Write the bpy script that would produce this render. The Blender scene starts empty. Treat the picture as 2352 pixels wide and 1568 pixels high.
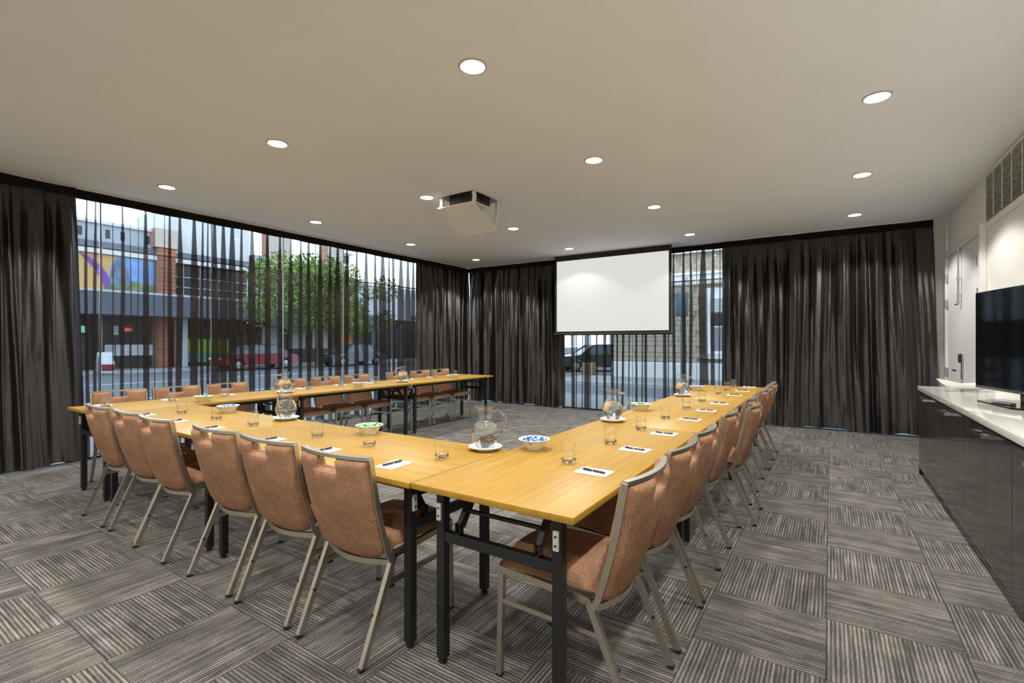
import bpy, bmesh, math, random
from mathutils import Vector, Matrix
random.seed(7)
sc = bpy.context.scene
COL = sc.collection
PI = math.pi

# ------------------------------------------------------------------ camera, sky, exposure
cam_d = bpy.data.cameras.new('camera'); cam = bpy.data.objects.new('camera', cam_d); COL.objects.link(cam)
cam_d.sensor_width = 36.0; cam_d.lens = 1114.1 / 2352 * 36.0
cam_d.shift_y = 3.2 / 2352; cam_d.clip_start = 0.05; cam_d.clip_end = 400
YAW = 0.58045
cam.location = (0, 0, 1.317); cam.rotation_euler = (PI / 2, 0, YAW)
sc.camera = cam
w = bpy.data.worlds.new('sky'); sc.world = w; w.use_nodes = True
bg = w.node_tree.nodes['Background']; bg.inputs[0].default_value = (0.80, 0.89, 1.0, 1); bg.inputs[1].default_value = 4.3
sc.view_settings.view_transform = 'Standard'; sc.view_settings.look = 'None'
sc.view_settings.exposure = 0.2; sc.view_settings.gamma = 1.0; sc.view_settings.use_curve_mapping = False
sc.cycles.transparent_max_bounces = 32
sc.cycles.diffuse_bounces = 6
sc.cycles.max_bounces = 14
LAMP_W = 122.0
LAMP_COL = (1.0, 0.99, 0.95)
CEIL = 3.0

# ------------------------------------------------------------------ materials
M = {}
def new_mat(name):
    m = bpy.data.materials.new(name); m.use_nodes = True
    nt = m.node_tree; return m, nt, nt.nodes['Principled BSDF']
def pmat(name, col, rough=0.5, metal=0.0, spec=0.5, coat=0.0, noise=0.0, nscale=20.0, bump=0.0, bscale=60.0, sheen=0.0):
    m, nt, b = new_mat(name)
    b.inputs['Base Color'].default_value = (*col, 1); b.inputs['Roughness'].default_value = rough
    b.inputs['Metallic'].default_value = metal; b.inputs['Specular IOR Level'].default_value = spec
    b.inputs['Coat Weight'].default_value = coat; b.inputs['Sheen Weight'].default_value = sheen
    if noise or bump:
        tc = nt.nodes.new('ShaderNodeTexCoord')
    if noise:
        n = nt.nodes.new('ShaderNodeTexNoise'); n.inputs['Scale'].default_value = nscale; n.inputs['Detail'].default_value = 5
        nt.links.new(tc.outputs['Object'], n.inputs['Vector'])
        r = nt.nodes.new('ShaderNodeValToRGB')
        r.color_ramp.elements[0].position = 0.3; r.color_ramp.elements[1].position = 0.7
        r.color_ramp.elements[0].color = (*[c * (1 - noise) for c in col], 1)
        r.color_ramp.elements[1].color = (*[min(1, c * (1 + noise)) for c in col], 1)
        nt.links.new(n.outputs['Fac'], r.inputs['Fac']); nt.links.new(r.outputs['Color'], b.inputs['Base Color'])
    if bump:
        n2 = nt.nodes.new('ShaderNodeTexNoise'); n2.inputs['Scale'].default_value = bscale; n2.inputs['Detail'].default_value = 3
        nt.links.new(tc.outputs['Object'], n2.inputs['Vector'])
        bp = nt.nodes.new('ShaderNodeBump'); bp.inputs['Strength'].default_value = bump; bp.inputs['Distance'].default_value = 0.004
        nt.links.new(n2.outputs['Fac'], bp.inputs['Height']); nt.links.new(bp.outputs['Normal'], b.inputs['Normal'])
    M[name] = m; return m
def N(nt, t, **kw):
    n = nt.nodes.new(t)
    for k, v in kw.items(): setattr(n, k, v)
    return n
def glass_thin(name, tint, ior=1.45, extra=0.0):
    m, nt, b = new_mat(name); nt.nodes.remove(b); out = nt.nodes['Material Output']
    tr = N(nt, 'ShaderNodeBsdfTransparent'); tr.inputs[0].default_value = (*tint, 1)
    gl = N(nt, 'ShaderNodeBsdfGlossy'); gl.inputs['Roughness'].default_value = 0.02; gl.inputs[0].default_value = (1, 1, 1, 1)
    lw = N(nt, 'ShaderNodeLayerWeight'); lw.inputs[0].default_value = 0.5
    pw = N(nt, 'ShaderNodeMath', operation='POWER'); pw.inputs[1].default_value = 5.0; nt.links.new(lw.outputs['Facing'], pw.inputs[0])
    f0 = ((ior-1)/(ior+1))**2
    fr = N(nt, 'ShaderNodeMath', operation='MULTIPLY_ADD'); fr.inputs[1].default_value = 1-f0; fr.inputs[2].default_value = f0; nt.links.new(pw.outputs[0], fr.inputs[0])
    mx = N(nt, 'ShaderNodeMixShader'); nt.links.new(fr.outputs[0], mx.inputs[0])
    nt.links.new(tr.outputs[0], mx.inputs[1]); nt.links.new(gl.outputs[0], mx.inputs[2]); nt.links.new(mx.outputs[0], out.inputs[0])
    M[name] = m; return m
def emit(name, col, s):
    m, nt, b = new_mat(name); b.inputs['Base Color'].default_value = (*col, 1)
    b.inputs['Emission Color'].default_value = (*col, 1); b.inputs['Emission Strength'].default_value = s
    M[name] = m; return m

pmat('ceiling_paint', (0.86, 0.885, 0.90), 0.85, spec=0.2, noise=0.015, nscale=2)
pmat('wall_paint', (0.80, 0.78, 0.73), 0.7, spec=0.25, noise=0.012, nscale=3)
pmat('door_paint', (0.74, 0.73, 0.70), 0.45, noise=0.01, nscale=3)
pmat('trim_paint', (0.82, 0.81, 0.77), 0.4)
pmat('nickel', (0.60, 0.56, 0.48), 0.34, 1.0, noise=0.05, nscale=90)
pmat('steel', (0.62, 0.62, 0.60), 0.3, 1.0)
pmat('chrome', (0.85, 0.85, 0.86), 0.08, 1.0)
pmat('black_metal', (0.012, 0.012, 0.013), 0.38, 0.0, spec=0.5, bump=0.1, bscale=250)
pmat('black_rubber', (0.01, 0.01, 0.01), 0.7)
pmat('grey_plastic', (0.62, 0.62, 0.58), 0.5)
pmat('dark_hole', (0.006, 0.006, 0.006), 0.6)
pmat('porcelain', (0.86, 0.84, 0.79), 0.12, coat=0.3)
pmat('paper', (0.88, 0.88, 0.87), 0.8, spec=0.1)
pmat('print_ink', (0.05, 0.05, 0.06), 0.7)
pmat('pen_black', (0.012, 0.012, 0.014), 0.22, coat=0.5)
pmat('candy_green', (0.03, 0.42, 0.08), 0.25, spec=0.7, noise=0.5, nscale=130)
pmat('candy_blue', (0.08, 0.24, 0.80), 0.25, spec=0.7, noise=0.6, nscale=120)
pmat('candy_white', (0.85, 0.88, 0.92), 0.3)
emit('screen_white_glow', (0.97, 0.95, 0.91), 0.63); M['screen_white_glow'].node_tree.nodes['Principled BSDF'].inputs['Base Color'].default_value = (0.09, 0.088, 0.085, 1); M['screen_white_glow'].node_tree.nodes['Principled BSDF'].inputs['Roughness'].default_value = 0.9; M['screen_white_glow'].node_tree.nodes['Principled BSDF'].inputs['Specular IOR Level'].default_value = 0.05  # screen cloth given a glow of its own to even out the downlight scallop
pmat('screen_black', (0.012, 0.012, 0.011), 0.7)
pmat('tv_black', (0.003, 0.003, 0.0035), 0.06, spec=0.22)
pmat('tv_bezel', (0.008, 0.008, 0.009), 0.18)
pmat('counter', (0.86, 0.84, 0.77), 0.10, coat=0.4, noise=0.02, nscale=30)
pmat('track_white', (0.72, 0.70, 0.66), 0.5)
pmat('dark_plastic', (0.03, 0.028, 0.03), 0.45)
pmat('mullion_grey', (0.34, 0.37, 0.38), 0.5)
pmat('trim_grey', (0.50, 0.49, 0.46), 0.4)
glass_thin('clear_glass', (0.988, 0.992, 0.99), 1.62)
glass_thin('sparkle_glass', (0.96, 0.97, 0.965), 2.4)
glass_thin('pane_clear', (0.92, 0.95, 0.96), 1.3)
glass_thin('pane_tinted', (0.72, 0.77, 0.80), 1.3)

m, nt, b = new_mat('water'); b.inputs['Base Color'].default_value = (1, 1, 1, 1); b.inputs['Roughness'].default_value = 0.0
b.inputs['Transmission Weight'].default_value = 1.0; b.inputs['IOR'].default_value = 1.33; M['water'] = m
m, nt, b = new_mat('thick_glass'); b.inputs['Base Color'].default_value = (1, 1, 1, 1); b.inputs['Roughness'].default_value = 0.0
b.inputs['Transmission Weight'].default_value = 1.0; b.inputs['IOR'].default_value = 1.45; M['thick_glass'] = m

# timber laminate: grain along local Y
def wood(name, c1, c2, c3, rough, along='Y', sc1=1.0, spec=0.5):
    m, nt, b = new_mat(name)
    tc = N(nt, 'ShaderNodeTexCoord'); mp = N(nt, 'ShaderNodeMapping')
    mp.inputs['Scale'].default_value = (34 * sc1, 1.3 * sc1, 34 * sc1) if along == 'Y' else (34 * sc1, 34 * sc1, 1.3 * sc1)
    oi = N(nt, 'ShaderNodeObjectInfo'); ad = N(nt, 'ShaderNodeVectorMath', operation='ADD'); ml = N(nt, 'ShaderNodeMath', operation='MULTIPLY'); ml.inputs[1].default_value = 37.0
    nt.links.new(oi.outputs['Random'], ml.inputs[0]); nt.links.new(tc.outputs['Object'], ad.inputs[0]); nt.links.new(ml.outputs[0], ad.inputs[1])
    nt.links.new(ad.outputs[0], mp.inputs[0])
    n = N(nt, 'ShaderNodeTexNoise'); n.inputs['Scale'].default_value = 1.0; n.inputs['Detail'].default_value = 6; n.inputs['Roughness'].default_value = 0.62; n.inputs['Distortion'].default_value = 0.6
    nt.links.new(mp.outputs[0], n.inputs['Vector'])
    r = N(nt, 'ShaderNodeValToRGB'); e = r.color_ramp.elements
    e[0].position = 0.30; e[0].color = (*c1, 1); e[1].position = 0.72; e[1].color = (*c3, 1)
    x = e.new(0.5); x.color = (*c2, 1)
    nt.links.new(n.outputs['Fac'], r.inputs['Fac']); nt.links.new(r.outputs['Color'], b.inputs['Base Color'])
    b.inputs['Roughness'].default_value = rough; b.inputs['Specular IOR Level'].default_value = spec; M[name] = m; return m
wood('beech_laminate', (0.290, 0.152, 0.018), (0.350, 0.200, 0.025), (0.395, 0.236, 0.036), 0.42, spec=0.34)
wood('dark_veneer', (0.012, 0.008, 0.0075), (0.030, 0.021, 0.020), (0.056, 0.043, 0.042), 0.10, along='Z')

# woven upholstery
m, nt, b = new_mat('brown_fabric')
tc = N(nt, 'ShaderNodeTexCoord')
n = N(nt, 'ShaderNodeTexNoise'); n.inputs['Scale'].default_value = 320; n.inputs['Detail'].default_value = 2
n2 = N(nt, 'ShaderNodeTexNoise'); n2.inputs['Scale'].default_value = 9; n2.inputs['Detail'].default_value = 4
nt.links.new(tc.outputs['Object'], n.inputs[0]); nt.links.new(tc.outputs['Object'], n2.inputs[0])
ad = N(nt, 'ShaderNodeMath', operation='MULTIPLY_ADD'); ad.inputs[1].default_value = 0.35; nt.links.new(n2.outputs[0], ad.inputs[0]); nt.links.new(n.outputs[0], ad.inputs[2])
r = N(nt, 'ShaderNodeValToRGB'); e = r.color_ramp.elements
e[0].position = 0.42; e[0].color = (0.110, 0.046, 0.024, 1); e[1].position = 0.95; e[1].color = (0.56, 0.355, 0.215, 1)
x = e.new(0.66); x.color = (0.30, 0.146, 0.078, 1)
nt.links.new(ad.outputs[0], r.inputs[0]); nt.links.new(r.outputs[0], b.inputs['Base Color'])
b.inputs['Roughness'].default_value = 0.75; b.inputs['Specular IOR Level'].default_value = 0.3
bp = N(nt, 'ShaderNodeBump'); bp.inputs['Strength'].default_value = 0.5; bp.inputs['Distance'].default_value = 0.002
nt.links.new(n.outputs[0], bp.inputs['Height']); nt.links.new(bp.outputs[0], b.inputs['Normal']); M['brown_fabric'] = m

# carpet tile: loop pile ribs along local Y
m, nt, b = new_mat('carpet')
tc = N(nt, 'ShaderNodeTexCoord'); oi = N(nt, 'ShaderNodeObjectInfo')
ml = N(nt, 'ShaderNodeMath', operation='MULTIPLY'); ml.inputs[1].default_value = 51.0
ad = N(nt, 'ShaderNodeVectorMath', operation='ADD'); nt.links.new(oi.outputs['Random'], ml.inputs[0]); nt.links.new(tc.outputs['Object'], ad.inputs[0]); nt.links.new(ml.outputs[0], ad.inputs[1])
mp = N(nt, 'ShaderNodeMapping'); mp.inputs['Scale'].default_value = (62, 2.6, 1); nt.links.new(ad.outputs[0], mp.inputs[0])
n = N(nt, 'ShaderNodeTexNoise'); n.inputs['Scale'].default_value = 1; n.inputs['Detail'].default_value = 2.5; nt.links.new(mp.outputs[0], n.inputs[0])
wv = N(nt, 'ShaderNodeTexWave', wave_type='BANDS', bands_direction='X'); wv.inputs['Scale'].default_value = 19.0; wv.inputs['Distortion'].default_value = 1.2; wv.inputs['Detail'].default_value = 2; wv.inputs['Detail Scale'].default_value = 3
nt.links.new(tc.outputs['Object'], wv.inputs[0])
pile = N(nt, 'ShaderNodeTexNoise'); pile.inputs['Scale'].default_value = 260; pile.inputs['Detail'].default_value = 2; nt.links.new(tc.outputs['Object'], pile.inputs[0])
blot = N(nt, 'ShaderNodeTexNoise'); blot.inputs['Scale'].default_value = 7; blot.inputs['Detail'].default_value = 2; nt.links.new(ad.outputs[0], blot.inputs[0])
a1 = N(nt, 'ShaderNodeMath', operation='MULTIPLY_ADD'); a1.inputs[1].default_value = 0.40; nt.links.new(wv.outputs['Fac'], a1.inputs[0]); nt.links.new(n.outputs['Fac'], a1.inputs[2])
a2 = N(nt, 'ShaderNodeMath', operation='MULTIPLY_ADD'); a2.inputs[1].default_value = 0.5; nt.links.new(pile.outputs['Fac'], a2.inputs[0]); nt.links.new(a1.outputs[0], a2.inputs[2])
a3 = N(nt, 'ShaderNodeMath', operation='MULTIPLY_ADD'); a3.inputs[1].default_value = 0.45; nt.links.new(blot.outputs['Fac'], a3.inputs[0]); nt.links.new(a2.outputs[0], a3.inputs[2])
r = N(nt, 'ShaderNodeValToRGB'); e = r.color_ramp.elements
mr = N(nt, 'ShaderNodeMapRange'); mr.inputs['From Min'].default_value = 0.72; mr.inputs['From Max'].default_value = 1.60; nt.links.new(a3.outputs[0], mr.inputs[0])
e[0].position = 0.0; e[0].color = (0.032, 0.030, 0.029, 1); e[1].position = 1.0; e[1].color = (0.29, 0.265, 0.23, 1)
x = e.new(0.5); x.color = (0.088, 0.081, 0.074, 1)
nt.links.new(mr.outputs[0], r.inputs[0]); nt.links.new(r.outputs[0], b.inputs['Base Color'])
b.inputs['Roughness'].default_value = 0.95; b.inputs['Specular IOR Level'].default_value = 0.1
bp = N(nt, 'ShaderNodeBump'); bp.inputs['Strength'].default_value = 0.6; bp.inputs['Distance'].default_value = 0.004
nt.links.new(a2.outputs[0], bp.inputs['Height']); nt.links.new(bp.outputs[0], b.inputs['Normal']); M['carpet'] = m
pmat('carpet_plain', (0.12, 0.108, 0.096), 0.95, spec=0.1, noise=0.3, nscale=40)

# satin block-out drape
m, nt, b = new_mat('satin_drape')
b.inputs['Base Color'].default_value = (0.008, 0.0066, 0.0062, 1); b.inputs['Roughness'].default_value = 0.46; b.inputs['Specular IOR Level'].default_value = 0.85; b.inputs['Specular Tint'].default_value = (1.0, 0.92, 0.88, 1); b.inputs['Anisotropic'].default_value = 0.85; b.inputs['Anisotropic Rotation'].default_value = 0.25
tg = N(nt, 'ShaderNodeTangent', direction_type='RADIAL', axis='Z'); nt.links.new(tg.outputs[0], b.inputs['Tangent'])
tc = N(nt, 'ShaderNodeTexCoord'); mp = N(nt, 'ShaderNodeMapping'); mp.inputs['Scale'].default_value = (11, 11, 1.5); nt.links.new(tc.outputs['Object'], mp.inputs[0])
n = N(nt, 'ShaderNodeTexNoise'); n.noise_type = 'RIDGED_MULTIFRACTAL'; n.inputs['Scale'].default_value = 1.0; n.inputs['Detail'].default_value = 2; n.inputs['Distortion'].default_value = 0.7; nt.links.new(mp.outputs[0], n.inputs[0])
n3 = N(nt, 'ShaderNodeTexNoise'); n3.inputs['Scale'].default_value = 500; nt.links.new(tc.outputs['Object'], n3.inputs[0])
a1 = N(nt, 'ShaderNodeMath', operation='MULTIPLY_ADD'); a1.inputs[1].default_value = 0.04; nt.links.new(n3.outputs[0], a1.inputs[0]); nt.links.new(n.outputs[0], a1.inputs[2])
bp = N(nt, 'ShaderNodeBump'); bp.inputs['Strength'].default_value = 0.42; bp.inputs['Distance'].default_value = 0.03
nt.links.new(a1.outputs[0], bp.inputs['Height']); nt.links.new(bp.outputs[0], b.inputs['Normal']); M['satin_drape'] = m
pmat('header_tape', (0.012, 0.010, 0.009), 0.8, spec=0.2)

# sheer voile: constant weave openness
m, nt, b = new_mat('sheer_voile'); out = nt.nodes['Material Output']
b.inputs['Base Color'].default_value = (0.026, 0.017, 0.013, 1); b.inputs['Roughness'].default_value = 0.6; b.inputs['Specular IOR Level'].default_value = 0.25
tr = N(nt, 'ShaderNodeBsdfTransparent'); mx = N(nt, 'ShaderNodeMixShader'); mx.inputs[0].default_value = 0.67
nt.links.new(b.outputs[0], mx.inputs[1]); nt.links.new(tr.outputs[0], mx.inputs[2]); nt.links.new(mx.outputs[0], out.inputs[0]); M['sheer_voile'] = m

# outdoors
pmat('asphalt', (0.12, 0.135, 0.155), 0.9, noise=0.12, nscale=3)
pmat('paving', (0.26, 0.27, 0.27), 0.9, noise=0.1, nscale=2)
pmat('kerb_stone', (0.38, 0.39, 0.38), 0.9, noise=0.1, nscale=4)
pmat('road_paint', (0.75, 0.76, 0.76), 0.8)
pmat('grey_render', (0.30, 0.34, 0.39), 0.85, noise=0.06, nscale=1)
pmat('pale_render', (0.50, 0.53, 0.56), 0.85, noise=0.06, nscale=1)
pmat('white_band', (0.75, 0.75, 0.72), 0.7)
pmat('awning_grey', (0.095, 0.115, 0.150), 0.6)
pmat('shop_dark', (0.022, 0.023, 0.026), 0.5)
pmat('shop_glass', (0.045, 0.055, 0.060), 0.15)
pmat('lime_panel', (0.22, 0.42, 0.06), 0.6)
pmat('teal_panel', (0.08, 0.30, 0.26), 0.6)
pmat('cream_panel', (0.48, 0.50, 0.46), 0.7)
pmat('poster_white', (0.62, 0.66, 0.70), 0.6, noise=0.25, nscale=4)
pmat('orange_panel', (0.50, 0.20, 0.05), 0.6)
pmat('purple_print', (0.20, 0.06, 0.42), 0.6)
pmat('tan_print', (0.62, 0.38, 0.14), 0.6)
pmat('sky_print', (0.18, 0.34, 0.66), 0.6, noise=0.35, nscale=0.8)
pmat('tower_print', (0.13, 0.19, 0.27), 0.6, noise=0.3, nscale=3)
pmat('hill_print', (0.16, 0.22, 0.12), 0.6, noise=0.4, nscale=2)
pmat('apartment_white', (0.75, 0.74, 0.70), 0.8)
pmat('car_red', (0.20, 0.010, 0.024), 0.2, coat=0.6)
pmat('car_navy', (0.03, 0.045, 0.08), 0.2, coat=0.6)
pmat('car_green', (0.018, 0.03, 0.026), 0.15, coat=0.7)
pmat('car_silver', (0.55, 0.58, 0.62), 0.25, coat=0.5)
pmat('car_sky', (0.22, 0.34, 0.50), 0.22, coat=0.6)
pmat('car_glass', (0.10, 0.14, 0.16), 0.05)
pmat('tyre', (0.012, 0.012, 0.012), 0.8)
pmat('hub', (0.5, 0.5, 0.52), 0.3, 0.8)
pmat('lamp_lens', (0.7, 0.7, 0.66), 0.1)
pmat('sandstone', (0.37, 0.31, 0.235), 0.9, noise=0.35, nscale=6, bump=0.4, bscale=12)
pmat('mortar', (0.34, 0.31, 0.26), 0.95)
pmat('plinth_paint', (0.62, 0.63, 0.62), 0.8, noise=0.05, nscale=3)
pmat('pole_teal', (0.075, 0.13, 0.15), 0.5)
pmat('curtain_lace', (0.22, 0.22, 0.25), 0.8)
pmat('cardboard', (0.42, 0.29, 0.17), 0.9)
pmat('bark', (0.10, 0.075, 0.055), 0.9, noise=0.3, nscale=6)
pmat('leaf', (0.12, 0.19, 0.035), 0.6, noise=0.45, nscale=1.1)
emit('warm_window', (1.0, 0.62, 0.22), 0.9)
emit('green_sign', (0.25, 0.9, 0.6), 0.7)
emit('red_sign', (1.0, 0.12, 0.06), 0.8)

m, nt, b = new_mat('brickwork')
tc = N(nt, 'ShaderNodeTexCoord'); mp = N(nt, 'ShaderNodeMapping'); mp.inputs['Rotation'].default_value = (PI / 2, 0, PI / 2)
br = N(nt, 'ShaderNodeTexBrick'); br.inputs['Scale'].default_value = 1.0; br.inputs['Color1'].default_value = (0.34, 0.115, 0.06, 1); br.inputs['Color2'].default_value = (0.26, 0.09, 0.05, 1); br.inputs['Mortar'].default_value = (0.40, 0.36, 0.32, 1)
br.inputs['Brick Width'].default_value = 0.24; br.inputs['Row Height'].default_value = 0.085; br.inputs['Mortar Size'].default_value = 0.01
nt.links.new(tc.outputs['Object'], mp.inputs[0]); nt.links.new(mp.outputs[0], br.inputs[0]); nt.links.new(br.outputs[0], b.inputs['Base Color']); b.inputs['Roughness'].default_value = 0.9; M['brickwork'] = m

# ------------------------------------------------------------------ mesh builder
class MB:
    def __init__(s): s.v = []; s.f = []; s.mi = []; s.cur = 0
    def add(s, vs, fs, mi=None):
        o = len(s.v); s.v += [tuple(p) for p in vs]
        for f in fs: s.f.append(tuple(o + i for i in f)); s.mi.append(s.cur if mi is None else mi)
        return s
    def box(s, x0, x1, y0, y1, z0, z1, bev=0.0, mat=None):
        if bev:
            bm = bmesh.new(); bmesh.ops.create_cube(bm, size=1)
            bmesh.ops.transform(bm, matrix=Matrix.Translation(((x0+x1)/2, (y0+y1)/2, (z0+z1)/2)) @ Matrix.Diagonal((x1-x0, y1-y0, z1-z0, 1)), verts=bm.verts)
            bmesh.ops.bevel(bm, geom=bm.edges[:], offset=bev, segments=2, profile=0.5, affect='EDGES')
            bm.verts.index_update(); vs = [v.co for v in bm.verts]; fs = [[v.index for v in f.verts] for f in bm.faces]; bm.free()
            if mat is not None: vs = [mat @ v for v in vs]
            return s.add(vs, fs)
        vs = [(x0,y0,z0),(x1,y0,z0),(x1,y1,z0),(x0,y1,z0),(x0,y0,z1),(x1,y0,z1),(x1,y1,z1),(x0,y1,z1)]
        if mat is not None: vs = [mat @ Vector(v) for v in vs]
        return s.add(vs, [(3,2,1,0),(4,5,6,7),(0,1,5,4),(1,2,6,5),(2,3,7,6),(3,0,4,7)])
    def tube(s, pts, rx, ry=None, n=4, side=Vector((1,0,0)), cap=True, closed=False, radii=None):
        """sweep: rectangular (n=4: half sizes rx along 'side', ry along the other) or round section"""
        ry = rx if ry is None else ry; pts = [Vector(p) for p in pts]; k = len(pts); rings = []
        for i, p in enumerate(pts):
            a = pts[(i-1) % k] if (i > 0 or closed) else p; c = pts[(i+1) % k] if (i < k-1 or closed) else p
            t = (c - a).normalized(); sd = Vector(side); sd = sd - t * sd.dot(t)
            if sd.length < 1e-4: sd = t.orthogonal()
            sd.normalize(); up = t.cross(sd); q = radii[i] if radii else 1.0
            if n == 4: off = [(-1,-1),(1,-1),(1,1),(-1,1)]
            else: off = [(math.cos(2*PI*j/n), math.sin(2*PI*j/n)) for j in range(n)]
            rings.append([p + sd*(u*rx*q) + up*(v*ry*q) for u, v in off])
        vs = [v for r in rings for v in r]; fs = []
        for i in range(k if closed else k-1):
            i2 = (i+1) % k
            for j in range(n):
                j2 = (j+1) % n; fs.append((i*n+j, i*n+j2, i2*n+j2, i2*n+j))
        if cap and not closed: fs += [tuple(range(n))[::-1], tuple((k-1)*n+j for j in range(n))]
        return s.add(vs, fs)
    def lathe(s, prof, n=24, c=(0,0,0), closed=False):
        vs = []; fs = []; k = len(prof)
        for r, z in prof:
            for j in range(n):
                a = 2*PI*j/n; vs.append((c[0]+r*math.cos(a), c[1]+r*math.sin(a), c[2]+z))
        for i in range(k-1 if not closed else k):
            i2 = (i+1) % k
            for j in range(n):
                j2 = (j+1) % n; fs.append((i*n+j, i*n+j2, i2*n+j2, i2*n+j))
        return s.add(vs, fs)
    def prism(s, poly, z0, z1, axis='Z'):
        k = len(poly)
        def P(a, b, h): return {'Z': (a, b, h), 'Y': (a, h, b), 'X': (h, a, b)}[axis]
        vs = [P(a, b, z0) for a, b in poly] + [P(a, b, z1) for a, b in poly]
        fs = [tuple(range(k))[::-1], tuple(range(k, 2*k))] + [(i, (i+1) % k, k+(i+1) % k, k+i) for i in range(k)]
        return s.add(vs, fs)
    def cyl(s, p, q, r, n=16): return s.tube([p, q], r, n=n)
    def build(s, name, mats, parent=None, smooth=None, fix=True):
        me = bpy.data.meshes.new(name); me.from_pydata(s.v, [], s.f); me.validate()
        if fix:
            bm = bmesh.new(); bm.from_mesh(me); bmesh.ops.recalc_face_normals(bm, faces=bm.faces); bm.to_mesh(me); bm.free()
        mats = mats if isinstance(mats, (list, tuple)) else [mats]
        for mm in mats: me.materials.append(M[mm])
        if len(mats) > 1: me.polygons.foreach_set('material_index', s.mi)
        if smooth is not None:
            me.polygons.foreach_set('use_smooth', [True]*len(me.polygons)); me.set_sharp_from_angle(angle=math.radians(smooth))
        me.update()
        o = bpy.data.objects.new(name, me); COL.objects.link(o)
        if parent: o.parent = parent
        return o
def B(*a, **k): return MB().box(*a, **k)
def empty(name, loc=(0,0,0), rz=0.0):
    o = bpy.data.objects.new(name, None); COL.objects.link(o); o.location = loc; o.rotation_euler = (0,0,rz); o.empty_display_size = 0.1; return o
def tag(o, label, cat, group=None, kind=None):
    o['label'] = label; o['category'] = cat
    if group: o['group'] = group
    if kind: o['kind'] = kind
    return o
def struct(o, label, cat): return tag(o, label, cat, kind='structure')
def copy_tree(o, parent=None):
    c = o.copy(); COL.objects.link(c); c.parent = parent
    for ch in list(o.children): copy_tree(ch, c)
    return c
ORD = ['nearest', 'second', 'third', 'fourth', 'fifth', 'sixth', 'seventh', 'eighth', 'ninth']

# ------------------------------------------------------------------ room shell
XL, YB, XR, YF = -7.02, 8.86, 1.30, -2.7      # left glazing, back glazing, right wall, wall behind the viewer
fl = struct(B(XL-0.15, XR+0.1, YF-0.1, YB+0.15, -0.2, -0.006).build('floor', 'carpet_plain'), 'dark grey striped carpet tile floor of the meeting room', 'floor')
def tile_mesh():
    b = MB(); b.box(-0.2496, 0.2496, -0.2496, 0.2496, 0, 0.006, bev=0.0022); return b
tproto = tile_mesh().build('carpet_tile', 'carpet', fl)
# only tiles that come into view
def inview(x, y):
    d = y*math.cos(YAW) - x*math.sin(YAW)
    r = x*math.cos(YAW) + y*math.sin(YAW)
    if d < 1.2: return False
    u = 1176 + 1114.1*r/d; v = 787 + 1114.1*1.317/d
    return -260 < u < 2352+260 and v < 1568+420
first = True; nt_ = 0
for i in range(-15, 3):
    for j in range(-8, 13):
        x = -0.015 + 0.5*i + 0.25; y = 3.262 + 0.5*j + 0.25
        if x < XL+0.1 or x > 0.82+0.2 or y > YB-0.1 or y < -0.5: continue
        if not inview(x, y): continue
        o = tproto if first else tproto.copy()
        if not first: COL.objects.link(o)
        first = False; nt_ += 1
        o.location = (x, y, -0.006); par = (i + j) % 2
        o.rotation_euler = (0, 0, (PI/2 if par else 0) + (PI if random.random() < 0.5 else 0))
# ceiling with the projector opening
PX0, PX1, PY0, PY1 = -3.79, -3.28, 4.225, 4.735
cb = MB()
x0, x1, y0, y1 = XL-0.15, XR+0.1, YF-0.1, YB+0.15
for a in ((x0, PX0, y0, y1), (PX1, x1, y0, y1), (PX0, PX1, y0, PY0), (PX0, PX1, PY1, y1)): cb.box(*a, CEIL, CEIL+0.5)
struct(cb.build('ceiling', 'ceiling_paint'), 'plain off-white plasterboard ceiling with recessed downlights', 'ceiling')
# walls
struct(B(XR, XR+0.2, YF-0.1, YB+0.15, -0.2, CEIL+0.02).build('wall_right', 'wall_paint'), 'off-white painted wall behind the credenza and television', 'wall')
struct(B(XL-0.15, XR+0.1, YF-0.2, YF, -0.2, CEIL+0.02).build('wall_front', 'wall_paint'), 'off-white painted wall behind the viewpoint', 'wall')
struct(B(1.10, XR+0.02, YB-0.12, YB+0.1, -0.01, CEIL+0.01).build('wall_back', 'wall_paint'), 'narrow off-white wall return beside the end of the right drape', 'wall')
struct(B(XL-0.2, XL, YF-0.1, 0.6, -0.2, CEIL+0.02).build('wall_left', 'wall_paint'), 'off-white wall at the near end of the glazed side', 'wall')
# glazing
TZ = 2.41
def glazing(name, axis, plane, cuts, label):
    root = empty(name); struct(root, label, 'window')
    def bx(a0, a1, d0, d1, z0, z1): return B(plane+d0, plane+d1, a0, a1, z0, z1) if axis == 'X' else B(a0, a1, plane+d0, plane+d1, z0, z1)
    for a in cuts: bx(a-0.005, a+0.005, -0.009, 0.009, 0.0, CEIL).build('mullion', 'mullion_grey', root)
    for a, c in zip(cuts[:-1], cuts[1:]):
        bx(a+0.012, c-0.012, -0.005, 0.005, 0.0105, TZ-0.008).build('pane', 'pane_tinted', root)
        bx(a+0.012, c-0.012, -0.005, 0.005, TZ+0.008, CEIL-0.03).build('pane', 'pane_clear', root)
        bx(a+0.012, c-0.012, -0.010, 0.010, TZ-0.008, TZ+0.008).build('transom', 'steel', root)
        bx(a+0.012, c-0.012, -0.03, 0.03, 0.0, 0.01).build('sill_rail', 'mullion_grey', root)
        bx(a+0.012, c-0.012, -0.03, 0.03, CEIL-0.03, CEIL-0.002).build('head_rail', 'steel', root)
    return root
glazing('window_1', 'X', XL, [0.62, 2.07, 3.27, 4.30, 5.40, 6.53, 7.7, YB-0.03], 'full height street glazing behind the long sheer curtain')
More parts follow.
